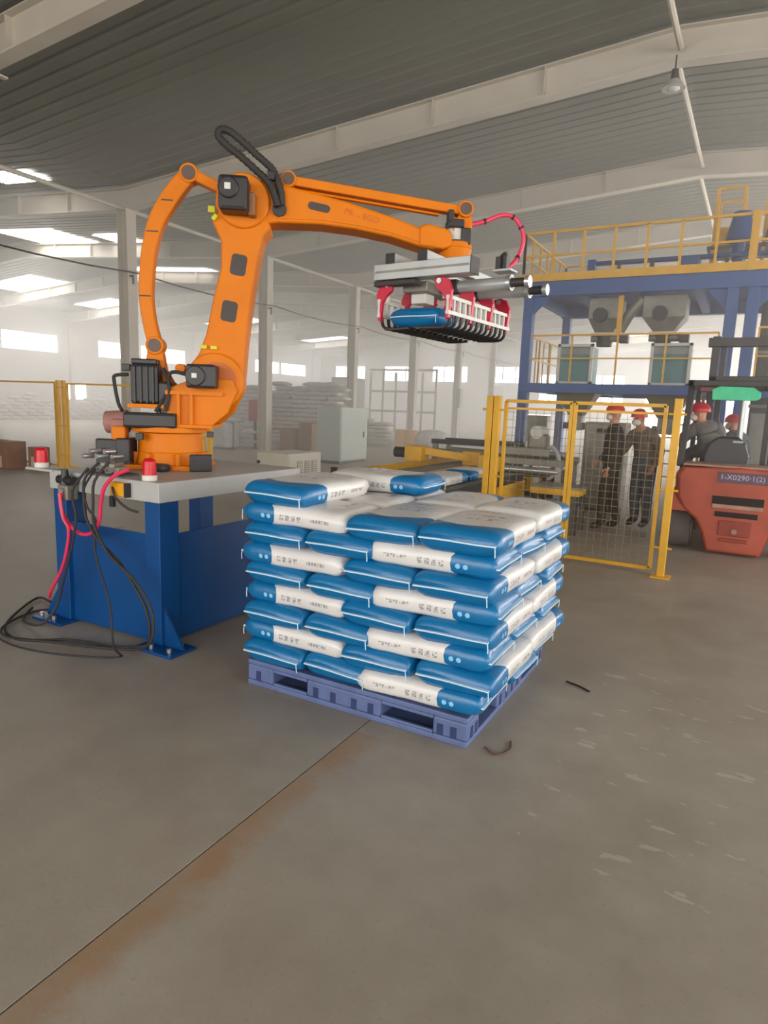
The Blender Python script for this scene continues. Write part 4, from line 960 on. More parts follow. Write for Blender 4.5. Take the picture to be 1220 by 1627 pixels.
MB().b2((-2.32, 11.0, 0.06), (-1.68, 11.5, 1.46)).build('cabinet_body', GREYM, t, bevel=0.01)
MB().b2((-2.30, 10.985, 0.10), (-1.70, 11.0, 1.43)).build('cabinet_door', GREYM, t, bevel=0.005)
MB().b2((-2.14, 10.975, 1.28), (-1.98, 10.985, 1.36)).build('display', DGREY, t)
MB().b2((-2.30, 11.02, 0), (-1.70, 11.48, 0.06)).build('plinth', DGREY, t)

# ------------------------------------------------------------------ steel platform
PY, PB = 11.8, 14.6
pl = thing('steel_platform', 'two-deck blue steel platform with yellow railings at right', 'platform', (0, 13, 0))
for x, w in ((-3.66, 0.17), (-0.42, 0.17), (-0.14, 0.17), (3.2, 0.17)):
    MB().b2((x-w/2, PY, 0), (x+w/2, PY+0.18, 3.60)).build('column', BLUEST, pl, bevel=0.006)
    if x != -0.42: MB().b2((x-w/2, PB, 0), (x+w/2, PB+0.18, 3.60)).build('column', BLUEST, pl, bevel=0.006)
MB().b2((-3.78, PY-0.04, 3.60), (3.4, PY+0.14, 3.84)).build('upper_beam', BLUEST, pl, bevel=0.006)
MB().b2((-3.78, PB, 3.60), (3.4, PB+0.18, 3.84)).build('upper_beam', BLUEST, pl, bevel=0.006)
for x in (-3.7, -2.9, -1.9, -0.95, 0.1, 1.1, 2.2, 3.3): MB().b2((x-0.07, PY+0.14, 3.62), (x+0.07, PB, 3.80)).build('joist', BLUEST, pl)
MB().b2((-3.80, PY, 3.84), (3.4, PB+0.2, 3.865)).build('upper_deck', BLUEST, pl)
MB().b2((-3.82, PY-0.06, 3.845), (3.4, PY-0.045, 3.975)).build('toe_board', YEL, pl)
MB().b2((-3.84, PY-0.06, 3.845), (-3.825, PB+0.2, 3.975)).build('toe_board', YEL, pl)
for x in (-3.66, -0.42, -0.14):
    for sg in ((1,) if x < -1 else ((-1,) if x < -0.3 else (1,))):
        MB().prism([(0, 3.60), (0.30*sg, 3.60), (0, 3.30)], (x+sg*0.08, PY+0.09, 0), (1, 0, 0), (0, 0, 1), (0, 1, 0), -0.02, 0.02).build('knee_brace', BLUEST, pl)
def rail(pts, z0, h, post=0.5, w=0.04, mid=True, name='railing'):
    for p, q in zip(pts[:-1], pts[1:]):
        p = Vector(p+(0,)); q = Vector(q+(0,)); L = (q-p).length; n = max(1, round(L/post))
        MB().bar(p+UP*(z0+h), q+UP*(z0+h), w).build('handrail', YEL, pl)
        if mid: MB().bar(p+UP*(z0+h*0.52), q+UP*(z0+h*0.52), w*0.8).build('mid_rail', YEL, pl)
        for i in range(n+1): c = p.lerp(q, i/n); MB().b2((c.x-w/2, c.y-w/2, z0), (c.x+w/2, c.y+w/2, z0+h)).build('rail_post', YEL, pl)
rail([(-3.78, PB+0.1), (-3.78, PY-0.02), (-0.22, PY-0.02)], 3.865, 0.80, 0.51)
rail([(-0.22, PY-0.02), (3.3, PY-0.02)], 3.865, 0.80, 0.9)
MB().b2((-0.27, PY-0.07, 3.84), (-0.16, PY+0.0, 4.70)).build('rail_post', YEL, pl, bevel=0.004)
rail([(-3.78, PB+0.1), (-0.4, PB+0.1)], 3.865, 0.80, 0.6)
# lower deck
MB().b2((-3.72, PY-0.02, 1.94), (-0.05, PY+0.10, 2.10)).build('lower_beam', BLUEST, pl, bevel=0.005)
MB().b2((-3.72, PB, 1.94), (-0.05, PB+0.12, 2.10)).build('lower_beam', BLUEST, pl, bevel=0.005)
MB().b2((-0.05, PY-0.02, 1.94), (3.3, PY+0.10, 2.10)).build('lower_beam', BLUEST, pl, bevel=0.005)
for x in (-3.6, -2.4, -1.2, -0.1, 1.4, 3.0): MB().b2((x-0.05, PY+0.10, 1.95), (x+0.05, PB, 2.06)).build('joist', BLUEST, pl)
for a, b in ((-3.7, -3.05), (-2.45, -1.55), (-0.95, -0.05), (0.5, 3.2)): MB().b2((a, PY+0.1, 2.075), (b, PB, 2.10)).build('lower_deck', BLUEST, pl)
rail([(-3.6, PB), (-3.6, PY+0.02), (-0.55, PY+0.02)], 2.10, 0.83, 0.72, 0.03)
rail([(0.0, PY+0.02), (3.2, PY+0.02)], 2.10, 0.90, 0.9, 0.03)
for y in (12.3, 12.8, 13.3, 13.9): MB().b2((-3.61, y-0.01, 2.10), (-3.59, y+0.01, 2.9)).build('baluster', YEL, pl)
# tower of railings on top
for x0, x1 in ((-0.86, -0.45), (-0.10, 0.5)):
    for x in (x0, x1):
        for y in (13.1, 13.9): MB().b2((x-0.03, y-0.03, 3.865), (x+0.03, y+0.03, 5.45)).build('tower_post', YEL, pl)
    for z in (4.66, 5.0, 5.45):
        MB().bar((x0, 13.1, z), (x1, 13.1, z), 0.04).build('tower_rail', YEL, pl)
        MB().bar((x0, 13.9, z), (x1, 13.9, z), 0.04).build('tower_rail', YEL, pl)
MB().b2((-0.86, 13.05, 4.52), (-0.45, 13.08, 4.80)).build('toe_board', YEL, pl)
MB().b2((-0.95, 13.0, 4.46), (0.6, 14.0, 4.51)).build('tower_deck', DGREY, pl)
for x in (-0.45, 0.12):
    t = thing('blue_hopper', 'dark blue cone hopper on the top deck, %s' % ('left one' if x < 0 else 'right one, at the picture edge'), 'hopper', (x, 12.75, 3.865), 'top deck hoppers')
    MB().cyl((x, 12.75, 4.50), (x, 12.75, 4.95), 0.22, 0.13, 20).build('hopper_cone', BLUEST, t, smooth=True)
    MB().cyl((x, 12.75, 4.0), (x, 12.75, 4.50), 0.07, 0.10, 14).build('hopper_neck', BLUEST, t, smooth=True)
    MB().cyl((x, 12.75, 3.865), (x, 12.75, 4.0), 0.10, n=14).build('hopper_foot', BLUEST, t, smooth=True)
t = thing('screw_conveyor', 'dark blue tubular screw conveyor lying along the upper deck', 'conveyor', (-1.9, 12.6, 3.865))
MB().cyl((-2.78, 12.6, 4.26), (0.9, 12.6, 4.26), 0.04, n=16).build('tube', BLUEST, t, smooth=True)
MB().b2((-2.84, 12.5, 3.865), (-2.70, 12.7, 4.32)).build('end_bearing', BLUEST, t, bevel=0.01)
MB().b2((-1.30, 12.4, 3.95), (-1.0, 12.8, 4.26)).build('drive_box', BLUEST, t, bevel=0.03)
for x in (-2.3, -1.75, -0.6, 0.2): MB().b2((x-0.03, 12.55, 3.865), (x+0.03, 12.65, 4.26)).build('support_leg', DGREY, t)
for i, x in enumerate((-2.45, -1.95)):
    t = thing('drum_motor', 'pale grey motor drum on the upper deck, %s of two' % ('left' if i == 0 else 'right'), 'motor', (x, 12.3, 3.865), 'upper deck motors')
    MB().cyl((x-0.13, 12.3, 3.99), (x+0.13, 12.3, 3.99), 0.10, n=20).build('motor_drum', GREYPAINT, t, smooth=True)
    MB().b2((x-0.1, 12.22, 3.865), (x+0.1, 12.38, 3.92)).build('motor_foot', DGREY, t)
# chutes under the upper deck
def chute(x0, x1, label):
    y0, y1 = 12.2, 12.8; c = (x0+x1)/2
    t = thing('weigh_hopper', label, 'hopper', (c, 12.5, 2.9), 'grey hoppers under the upper deck')
    vs = [(x0, y0, 3.60), (x1, y0, 3.60), (x1, y1, 3.60), (x0, y1, 3.60), (x0, y0, 3.25), (x1, y0, 3.25), (x1, y1, 3.25), (x0, y1, 3.25), (c-0.16, y0+0.15, 3.02), (c+0.16, y0+0.15, 3.02), (c+0.16, y1-0.15, 3.02), (c-0.16, y1-0.15, 3.02)]
    fs = [(0, 1, 2, 3)]+[(a+i, a+4+i, a+4+(i+1) % 4, a+(i+1) % 4) for a in (0, 4) for i in range(4)]+[(11, 10, 9, 8)]
    MB().add(vs, fs).build('hopper_shell', GREYM, t, bevel=0.008)
    MB().b2((c-0.22, y0+0.1, 2.98), (c+0.22, y1-0.1, 3.02)).build('outlet_flange', WHITEP, t)
    MB().cyl((c-0.05, y0-0.12, 3.30), (c-0.05, y0, 3.30), 0.12, n=18).build('inspection_port', DGREY, t, smooth=True)
    MB().cyl((c-0.22, 12.4, 2.92), (c+0.26, 12.4, 2.92), 0.06, n=14).build('gate_cylinder', GREYM, t, smooth=True)
    MB().b2((c+0.26, 12.3, 2.84), (c+0.42, 12.5, 2.99)).build('gate_motor', DGREY, t, bevel=0.02)
    MB().cyl((c, 12.45, 2.79), (c, 12.45, 2.98), 0.13, 0.16, 18).build('flexible_neck', DGREY, t, smooth=True)
chute(-2.68, -2.15, 'left grey steel hopper hanging below the upper deck')
chute(-1.78, -1.10, 'right grey steel hopper hanging below the upper deck')
MB().tube([(-2.15, 12.35, 3.05), (-1.98, 12.3, 3.35), (-1.80, 12.3, 3.56)], 0.09, 12).build('vent_duct', GREYM, label='slanted grey duct between the two hanging hoppers', cat='duct', smooth=True)
MB().b2((-2.16, 12.05, 2.95), (-2.08, 12.1, 3.6)).build('yellow_strut', YEL, label='yellow vertical strut between the hanging hoppers', cat='strut')
def scale(x0, x1, label):
    t = thing('bagging_scale', label, 'machine', ((x0+x1)/2, 12.3, 2.1), 'teal bagging scales')
    MB().b2((x0+0.04, 12.05, 2.12), (x1-0.04, 12.65, 2.76)).build('scale_body', TEAL, t, bevel=0.006)
    MB().b2((x0+0.04, 12.035, 2.62), (x1-0.04, 12.06, 2.72)).build('header_panel', GREYM, t)
    for x in (x0, x1-0.05): MB().b2((x, 12.0, 2.10), (x+0.05, 12.06, 2.80)).build('frame_upright', WHITEP, t)
    for z in (2.10, 2.75): MB().b2((x0, 12.0, z), (x1, 12.06, z+0.045)).build('frame_bar', WHITEP, t)
    MB().cyl(((x0+x1)/2-0.1, 12.35, 2.76), ((x0+x1)/2-0.1, 12.35, 2.80), 0.15, n=16).build('inlet_ring', DGREY, t, smooth=True)
scale(-3.12, -2.50, 'left teal bagging scale in a white frame on the lower deck')
scale(-1.56, -0.92, 'right teal bagging scale in a white frame on the lower deck')
for i, c in enumerate((-2.78, -1.25)):
    t = thing('discharge_funnel', 'olive grey funnel below the lower deck, %s' % ('left one' if i == 0 else 'right one, behind the workers'), 'funnel', (c, 12.4, 1.3), 'discharge funnels')
    a, b = 0.42, 0.13
    vs = [(c-a, 12.05, 2.07), (c+a, 12.05, 2.07), (c+a, 12.75, 2.07), (c-a, 12.75, 2.07), (c-b, 12.28, 1.55), (c+b, 12.28, 1.55), (c+b, 12.52, 1.55), (c-b, 12.52, 1.55)]
    MB().add(vs, [(0, 1, 2, 3)]+[(j, 4+j, 4+(j+1) % 4, (j+1) % 4) for j in range(4)]+[(7, 6, 5, 4)]).build('funnel_cone', mat('olive_steel', rgb(120, 112, 84), 0.5) if i == 0 else MATS['olive_steel'], t, bevel=0.006)
    MB().b2((c-0.12, 12.27, 1.28), (c+0.12, 12.53, 1.55)).build('spout', GREYM, t, bevel=0.01)
    MB().b2((c-0.20, 12.22, 1.30), (c-0.12, 12.35, 1.42)).b2((c+0.12, 12.22, 1.30), (c+0.20, 12.35, 1.42)).build('bag_clamp', DGREY, t, bevel=0.01)
# grey duct, pipes and stairs at the right, behind the forklift
t = thing('bucket_elevator', 'dark grey bucket elevator shaft behind the blue double column', 'machine', (0.25, 13.2, 0))
MB().b2((0.0, 13.0, 0), (0.45, 13.45, 3.59)).build('shaft', DGREY, t, bevel=0.01)
for z in (0.9, 1.8, 2.7): MB().b2((-0.02, 12.98, z), (0.47, 13.47, z+0.05)).build('flange', GREYM, t)
t = thing('stair_ladder', 'brown steel ladder under the platform behind the second worker', 'ladder', (-1.0, 13.4, 0))
for x in (-1.35, -0.75): MB().bar((x, 13.6, 0.0), (x, 13.3, 2.05), 0.05).build('stile', YEL, t)
for q in range(8): z = 0.2+0.25*q; MB().bar((-1.35, 13.6-0.3*z/2.05, z), (-0.75, 13.6-0.3*z/2.05, z), 0.03).build('rung', YEL, t)
t = thing('packing_cabinet', 'grey steel cabinet beside the far worker at the right edge', 'cabinet', (0.25, 12.0, 0))
MB().b2((0.02, 12.1, 0.0), (0.55, 12.6, 1.70)).build('cabinet_body', GREYM, t, bevel=0.01)
MB().b2((0.04, 12.08, 0.1), (0.53, 12.1, 1.65)).build('cabinet_door', GREYM, t)

# ------------------------------------------------------------------ forklift
fk = thing('forklift', 'dusty orange-red forklift truck seen from behind at the right edge', 'forklift', (0.0, 9.4, 0))
FC = 0.0; y0 = 8.56
def sec(y, k, kb):  # counterweight section: half outline from bottom to top
    return [(0.29*k, 0.02+kb), (0.36*k, 0.25+kb*0.6), (0.44*k, 0.40), (0.60*k, 0.52), (0.68*k, 0.66), (0.70*k, 0.92), (0.64*k, 1.01), (0.0, 1.04)]
rows = []
m = MB()
ys = [(8.54, 0.93, 0.02), (8.60, 0.985, 0.0), (8.80, 1.0, 0.0), (9.05, 1.0, 0.06)]
nh = 8
for y, kx, kb in ys:
    s = sec(y, kx, kb); full = [(-a, b) for a, b in s]+[(a, b) for a, b in reversed(s[:-1])]
    rows.append(full)
n = len(rows[0])
for (y, _, _), r in zip(ys, rows): m.v += [Vector((FC+a, y, b)) for a, b in r]
for i in range(len(ys)-1):
    for j in range(n): m.f.append((i*n+j, i*n+(j+1) % n, (i+1)*n+(j+1) % n, (i+1)*n+j))
m.f.append(tuple(range(n))[::-1]); m.f.append(tuple(range((len(ys)-1)*n, len(ys)*n))); m.m = [0]*len(m.f)
bmx = bmesh.new()
cwo = m.build('counterweight', FORKRED, fk, bevel=0.02, smooth=True)
bmx.from_mesh(cwo.data); bmesh.ops.recalc_face_normals(bmx, faces=bmx.faces); bmx.to_mesh(cwo.data); bmx.free()
MB().b2((-0.62, 8.56, 1.03), (0.62, 9.05, 1.055)).build('top_lid', FORKDUST, fk, bevel=0.01)
for z0, z1, hw in ((0.61, 0.70, 0.265), (0.46, 0.52, 0.22)): MB().b2((-hw, 8.525, z0), (hw, 8.56, z1)).build('cooling_slot', mat('slot_black', rgb(28, 14, 12), 0.8) if 'slot_black' not in MATS else MATS['slot_black'], cwo)  # near-black blocks on the counterweight, colour standing for shade inside the slots
MB().b2((-0.26, 8.515, 0.56), (0.26, 8.545, 0.605)).build('slot_ledge', FORKDUST, cwo, bevel=0.006)
MB().b2((-0.17, 8.515, 0.24), (0.17, 8.54, 0.42)).b2((-0.15, 8.51, 0.17), (0.15, 8.54, 0.21)).build('tow_pocket', mat('dull_red', rgb(150, 60, 40), 0.6), cwo, bevel=0.01)
MB().cyl((0, 8.50, 0.30), (0, 8.53, 0.30), 0.03, n=12).build('tow_pin', FORKDUST, cwo)
MB().b2((-0.23, 8.528, 0.86), (0.56, 8.545, 0.985)).build('name_band', PLATEP, cwo)
Mt = Matrix.Translation((0.02, 8.526, 0.925)) @ Matrix.Rotation(R90, 4, 'X')
text('1-X0290·1(2)', 0.085, Mt, LILAC, 'lettering', cwo, 0.001)
MB().b2((-0.66, 9.05, 0.30), (0.66, 10.2, 0.95)).build('body_side', FORKRED, fk, bevel=0.03)
MB().b2((-0.55, 9.10, 0.95), (0.55, 9.75, 1.02)).build('engine_cover', DGREY, fk, bevel=0.02)
sb = MB().prism([(-0.31, 1.02), (0.17, 1.02), (0.19, 1.15), (0.14, 1.30), (0.06, 1.38), (-0.16, 1.38), (-0.26, 1.30), (-0.31, 1.15)], (-0.13, 9.05, 0), (1, 0, 0), (0, 0, 1), (0, 1, 0), -0.05, 0.07).build('seat_back', BLACK, fk, bevel=0.03, segs=3)
MB().b2((-0.13, 8.994, 1.31), (-0.02, 9.0, 1.335)).build('seat_badge', GREYPAINT, sb)
MB().b2((-0.42, 9.10, 1.02), (0.06, 9.58, 1.12)).build('seat_cushion', BLACK, fk, bevel=0.03)
for x in (-0.60, 0.60):
    w = MB().cyl((x-0.13, 8.86, 0.235), (x+0.13, 8.86, 0.235), 0.235, n=32).build('rear_tyre', TYRE, fk, smooth=True, bevel=0.03)
    MB().cyl((x-0.14, 8.86, 0.235), (x+0.14, 8.86, 0.235), 0.12, n=20).build('wheel_hub', FORKDUST, w, smooth=True)
    w = MB().cyl((x-0.14, 10.35, 0.30), (x+0.14, 10.35, 0.30), 0.30, n=32).build('front_tyre', TYRE, fk, smooth=True, bevel=0.03)
    MB().cyl((x-0.15, 10.35, 0.30), (x+0.15, 10.35, 0.30), 0.15, n=20).build('wheel_hub', FORKDUST, w, smooth=True)
    MB().prism([(8.55, 0.48), (8.70, 0.56), (9.02, 0.56), (9.2, 0.45), (9.2, 0.75), (8.62, 0.75)], (x, 0, 0), (0, 1, 0), (0, 0, 1), (1, 0, 0), -0.10, 0.10).build('wheel_arch', FORKRED, fk, bevel=0.01)
    MB().bar((x*1.13, 8.85, 1.0), (x*1.08, 9.05, 1.99), 0.075, 0.09).build('rear_post', DGREY, fk, bevel=0.008)
    MB().bar((x*1.08, 10.15, 1.0), (x*1.04, 10.0, 1.99), 0.06).build('front_post', DGREY, fk, bevel=0.008)
MB().b2((-0.68, 8.80, 1.97), (0.68, 8.88, 2.04)).b2((-0.68, 10.0, 1.97), (0.68, 10.07, 2.04)).b2((-0.68, 8.80, 1.97), (-0.61, 10.07, 2.04)).b2((0.61, 8.80, 1.97), (0.68, 10.07, 2.04)).build('overhead_guard', DGREY, fk, bevel=0.01)
for q in range(7): x = -0.52+q*0.175; MB().b2((x-0.02, 8.88, 1.985), (x+0.02, 10.0, 2.02)).build('guard_bar', DGREY, fk)
MB().b2((-0.55, 8.82, 1.90), (-0.37, 8.90, 1.965)).b2((0.37, 8.82, 1.90), (0.55, 8.90, 1.965)).build('rear_lamp', mat('dark_red_lens', rgb(110, 30, 34), 0.4), fk, bevel=0.01)
MB().tube([(-0.28, 10.0, 1.0), (-0.2, 9.85, 1.25)], 0.03, 10, 1).build('steering_column', DGREY, fk)
sw = MB(); sw.tube([(-0.2+0.15*math.cos(a), 9.83+0.13*math.sin(a), 1.26+0.06*math.sin(a)) for a in [2*math.pi*i/16 for i in range(17)]], 0.013, 6, 1); sw.build('steering_wheel', BLACK, fk, smooth=True)
# mast
for x in (-0.86, -0.16): pass
ms = MB()
for x in (-0.50, 0.34): MB().b2((x-0.05, 10.40, 0.15), (x+0.05, 10.52, 2.72)).build('mast_channel', DGREY, fk, bevel=0.006)
for x in (-0.40, 0.24): MB().b2((x-0.035, 10.54, 0.15), (x+0.035, 10.62, 2.60)).build('inner_channel', DGREY, fk, bevel=0.006)
MB().b2((-0.60, 10.38, 2.58), (0.44, 10.54, 2.70)).build('mast_crosshead', DGREY, fk, bevel=0.006)
MB().b2((-0.55, 10.40, 2.10), (0.39, 10.50, 2.18)).build('mast_crossbar', DGREY, fk, bevel=0.006)
MB().b2((-0.55, 10.40, 0.35), (0.39, 10.50, 0.45)).build('mast_crossbar', DGREY, fk, bevel=0.006)
MB().cyl((-0.08, 10.46, 0.4), (-0.08, 10.46, 2.1), 0.04, n=14).build('lift_cylinder', STEEL, fk, smooth=True)
MB().b2((-0.5, 10.66, 0.15), (0.34, 10.72, 0.50)).build('fork_carriage', DGREY, fk)
for x in (-0.35, 0.15): MB().b2((x-0.05, 10.72, 0.06), (x+0.05, 11.65, 0.10)).b2((x-0.05, 10.72, 0.06), (x+0.05, 10.76, 0.5)).build('fork', DGREY, fk)
gb = MB().prism([(-0.40, 1.81), (0.06, 1.81), (0.10, 1.84), (0.10, 1.90), (0.02, 1.96), (-0.33, 1.97), (-0.41, 1.93)], (0.0, 8.74, 0), (1, 0, 0), (0, 0, 1), (0, 1, 0), -0.015, 0.015)
gb.build('green_board', GREEN, bevel=0.008, label='bright green board hung on the back of the forklift roof guard', cat='sign')

# ------------------------------------------------------------------ people
def skin_eval(vs, es, rs, sub=1):
    me = bpy.data.meshes.new('s'); me.from_pydata([tuple(v) for v in vs], es, [])
    o = bpy.data.objects.new('s', me); COL.objects.link(o)
    md = o.modifiers.new('skin', 'SKIN'); md.use_smooth_shade = True
    sv = me.skin_vertices[0].data
    for i, r in enumerate(rs):
        sv[i].radius = r if isinstance(r, tuple) else (r, r); sv[i].use_root = (i == 0)
    s = o.modifiers.new('sub', 'SUBSURF'); s.levels = sub; s.render_levels = sub
    bpy.context.view_layer.update()
    out = bpy.data.meshes.new_from_object(o.evaluated_get(bpy.context.evaluated_depsgraph_get()))
    V = [v.co.copy() for v in out.vertices]; Fc = [tuple(p.vertices) for p in out.polygons]
    bpy.data.objects.remove(o); return V, Fc
def person(label, base, rz, J, mats, helmet, mask=True, group='workers in red helmets'):
    """J: joints in a local frame, facing +y.  mats = top, trousers"""
    root = thing('person', label, 'person', base, group)
    T = Matrix.Translation(base) @ Matrix.Rotation(rz, 4, 'Z')
    d = dict(pel=(0, 0, 0.90), wai=(0, 0, 1.06), che=(0, 0, 1.27), nb=(0, 0, 1.41), nk=(0, 0.01, 1.47), hl=(0, 0.025, 1.535), hd=(0, 0.015, 1.60), ht=(0, 0.0, 1.665),
             sr=(0.17, 0, 1.37), er=(0.22, -0.02, 1.12), wr=(0.21, 0.08, 0.90), sl=(-0.17, 0, 1.37), el=(-0.22, -0.02, 1.12), wl=(-0.21, 0.08, 0.90),
             hr=(0.085, 0, 0.84), kr=(0.10, 0.02, 0.46), ar=(0.10, -0.02, 0.09), tr=(0.11, 0.13, 0.035), hhl=(-0.085, 0, 0.84), kl=(-0.10, 0.02, 0.46), al=(-0.10, -0.02, 0.09), tl=(-0.11, 0.13, 0.035))
    hxv = J.pop('_hx', 0); d.update(J)
    names = list(d); idx = {n: i for i, n in enumerate(names)}
    rad = dict(pel=(0.17, 0.14), wai=(0.165, 0.135), che=(0.185, 0.145), nb=(0.085, 0.075), nk=0.052, hl=(0.066, 0.075), hd=(0.076, 0.092), ht=(0.062, 0.075),
               sr=0.088, er=0.065, wr=0.044, sl=0.088, el=0.065, wl=0.044, hr=0.112, kr=0.084, ar=0.062, tr=0.042, hhl=0.112, kl=0.084, al=0.062, tl=0.038)
    E = [('pel', 'wai'), ('wai', 'che'), ('che', 'nb'), ('nb', 'nk'), ('nk', 'hl'), ('hl', 'hd'), ('hd', 'ht'), ('nb', 'sr'), ('sr', 'er'), ('er', 'wr'), ('nb', 'sl'), ('sl', 'el'), ('el', 'wl'),
         ('pel', 'hr'), ('hr', 'kr'), ('kr', 'ar'), ('ar', 'tr'), ('pel', 'hhl'), ('hhl', 'kl'), ('kl', 'al'), ('al', 'tl')]
    E = [(a, b) for a, b in E if a in d and b in d]
    V, Fc = skin_eval([d[n] for n in names], [(idx[a], idx[b]) for a, b in E], [rad[n] for n in names])
    m = MB(); m.add([T @ v for v in V], Fc)
    Ti = T.inverted()
    def seg(p, a, b):
        a, b = Vector(a), Vector(b); t = max(0, min(1, (p-a).dot(b-a)/(b-a).length_squared)); return (p-(a+(b-a)*t)).length
    parts = {0: [('wai', 'che'), ('che', 'nb'), ('nb', 'sr'), ('sr', 'er'), ('er', 'wr'), ('nb', 'sl'), ('sl', 'el'), ('el', 'wl')], 1: [('pel', 'wai'), ('pel', 'hr'), ('hr', 'kr'), ('kr', 'ar'), ('pel', 'hhl'), ('hhl', 'kl'), ('kl', 'al')],
             2: [('nk', 'hl'), ('hl', 'hd'), ('hd', 'ht')], 3: [('ar', 'tr'), ('al', 'tl')]}
    mi = []
    for f in Fc:
        c = sum((V[i] for i in f), Vector())/len(f); best = min((seg(c, d[a], d[b]), k) for k, l in parts.items() for a, b in l if a in d and b in d); mi.append(best[1])
    m.m = mi
    # hands: palm and five fingers
    for s, w, e in ((1, 'wr', 'er'), (-1, 'wl', 'el')):
        if w not in d: continue
        wv, ev = Vector(d[w]), Vector(d[e]); dr = (wv-ev).normalized()
        sd = Vector((s, 0, 0)); sd = (sd-dr*sd.dot(dr)).normalized(); nn = dr.cross(sd)
        if nn.y < 0: nn = -nn
        hv = [wv-dr*0.02, wv+dr*0.04, wv+dr*0.085]; he = [(0, 1), (1, 2)]; hr_ = [(0.026, 0.02), (0.038, 0.018), (0.036, 0.014)]
        ac = nn  # fingers spread across nn, curl towards the body
        for fi, ln in enumerate((0.068, 0.078, 0.072, 0.055)):
            o = ac*(0.030-0.020*fi); k0 = len(hv); bse = wv+dr*0.085+o
            hv += [bse, bse+dr*ln*0.5-sd*0.008, bse+dr*ln*0.85-sd*0.03]; hr_ += [0.0095, 0.009, 0.0075]; he += [(2, k0), (k0, k0+1), (k0+1, k0+2)]
        k0 = len(hv); tb_ = wv+dr*0.035+ac*0.03
        hv += [tb_, tb_+dr*0.03+ac*0.022, tb_+dr*0.06+ac*0.025]; hr_ += [0.013, 0.0115, 0.009]; he += [(1, k0), (k0, k0+1), (k0+1, k0+2)]
        V2, F2 = skin_eval(hv, he, hr_, 1); m.cm = 2; m.add([T @ v for v in V2], F2)
    # face relief
    H = Vector(d['hd']); fz = Vector((0, 1, 0)); hx = hxv
    Rh = Matrix.Rotation(hx, 3, 'Z')
    def hp_(x, y, z): return T @ (H+Rh @ Vector((x, y, z)))
    m.cm = 2
    m.ell(hp_(0, 0.098, -0.015), (0.014, 0.02, 0.022), 8, 6); 
    for s in (-1, 1): m.ell(hp_(s*0.078, 0.0, -0.01), (0.012, 0.02, 0.032), 8, 6)
    m.cm = 4
    for s in (-1, 1): m.ell(hp_(s*0.030, 0.088, 0.008), (0.011, 0.008, 0.006), 8, 6)
    bd = m.build('body', [mats[0], mats[1], SKIN, SHOE, HAIR], root, smooth='full')
    # helmet
    hm = MB(); c = hp_(0, 0.0, 0.045); q = (T.to_3x3() @ Rh)
    hm.ell(c, (0.105, 0.125, 0.105), 20, 10, M=q)
    bm = bmesh.new(); tmp = bpy.data.meshes.new('h'); tmp.from_pydata(hm.v, [], hm.f); bm.from_mesh(tmp)
    bmesh.ops.bisect_plane(bm, geom=bm.verts[:]+bm.edges[:]+bm.faces[:], plane_co=c+Vector((0, 0, -0.018)), plane_no=(0, 0, 1), clear_inner=True)
    bm.to_mesh(tmp); hm = MB(); hm.add([v.co for v in tmp.vertices], [tuple(p.vertices) for p in tmp.polygons])
    bm.free()
    poly = [(0.118*math.cos(a), 0.138*math.sin(a)+(0.035*max(0, math.sin(a))**3)) for a in [2*math.pi*i/24 for i in range(24)]]
    hm.prism(poly, c+Vector((0, 0, -0.022)), q @ Vector((1, 0, 0)), q @ Vector((0, 1, 0)), (0, 0, 1), 0, 0.006)
    hm.build('helmet', helmet, root, smooth='full')
    if mask:
        MB().ell(hp_(0, 0.055, -0.045), (0.062, 0.062, 0.048), 14, 8, M=q).build('face_mask', MASKM, root, smooth='full')
    return root
# left worker: dark overall, facing left
person('worker in dark overalls, orange-red helmet and white mask, facing left behind the mesh', (-1.58, 9.42, 0), 1.75,
       dict(er=(0.24, 0.02, 1.12), wr=(0.17, 0.17, 0.95), el=(-0.23, -0.03, 1.12), wl=(-0.22, 0.04, 0.88), kl=(-0.10, 0.09, 0.46), al=(-0.10, 0.07, 0.09), tl=(-0.11, 0.22, 0.035), hr=(0.085, 0, 0.84), kr=(0.11, -0.03, 0.46), ar=(0.12, -0.14, 0.09), tr=(0.13, 0.0, 0.035)), (CLOTH1, CLOTH1), HELM2)
person('worker in grey-brown jacket and red helmet leaning beside the dark-clad worker', (-1.22, 9.95, 0), 2.6,
       dict(nb=(0, 0.10, 1.38), che=(0, 0.05, 1.24), nk=(0, 0.15, 1.43), hl=(0, 0.20, 1.48), hd=(0, 0.21, 1.54), ht=(0, 0.20, 1.60), sr=(0.17, 0.09, 1.33), sl=(-0.17, 0.09, 1.33),
            er=(0.25, 0.16, 1.10), wr=(0.15, 0.34, 1.05), el=(-0.26, 0.0, 1.10), wl=(-0.23, 0.1, 0.90)), (CLOTH2, CLOTH4), HELM)
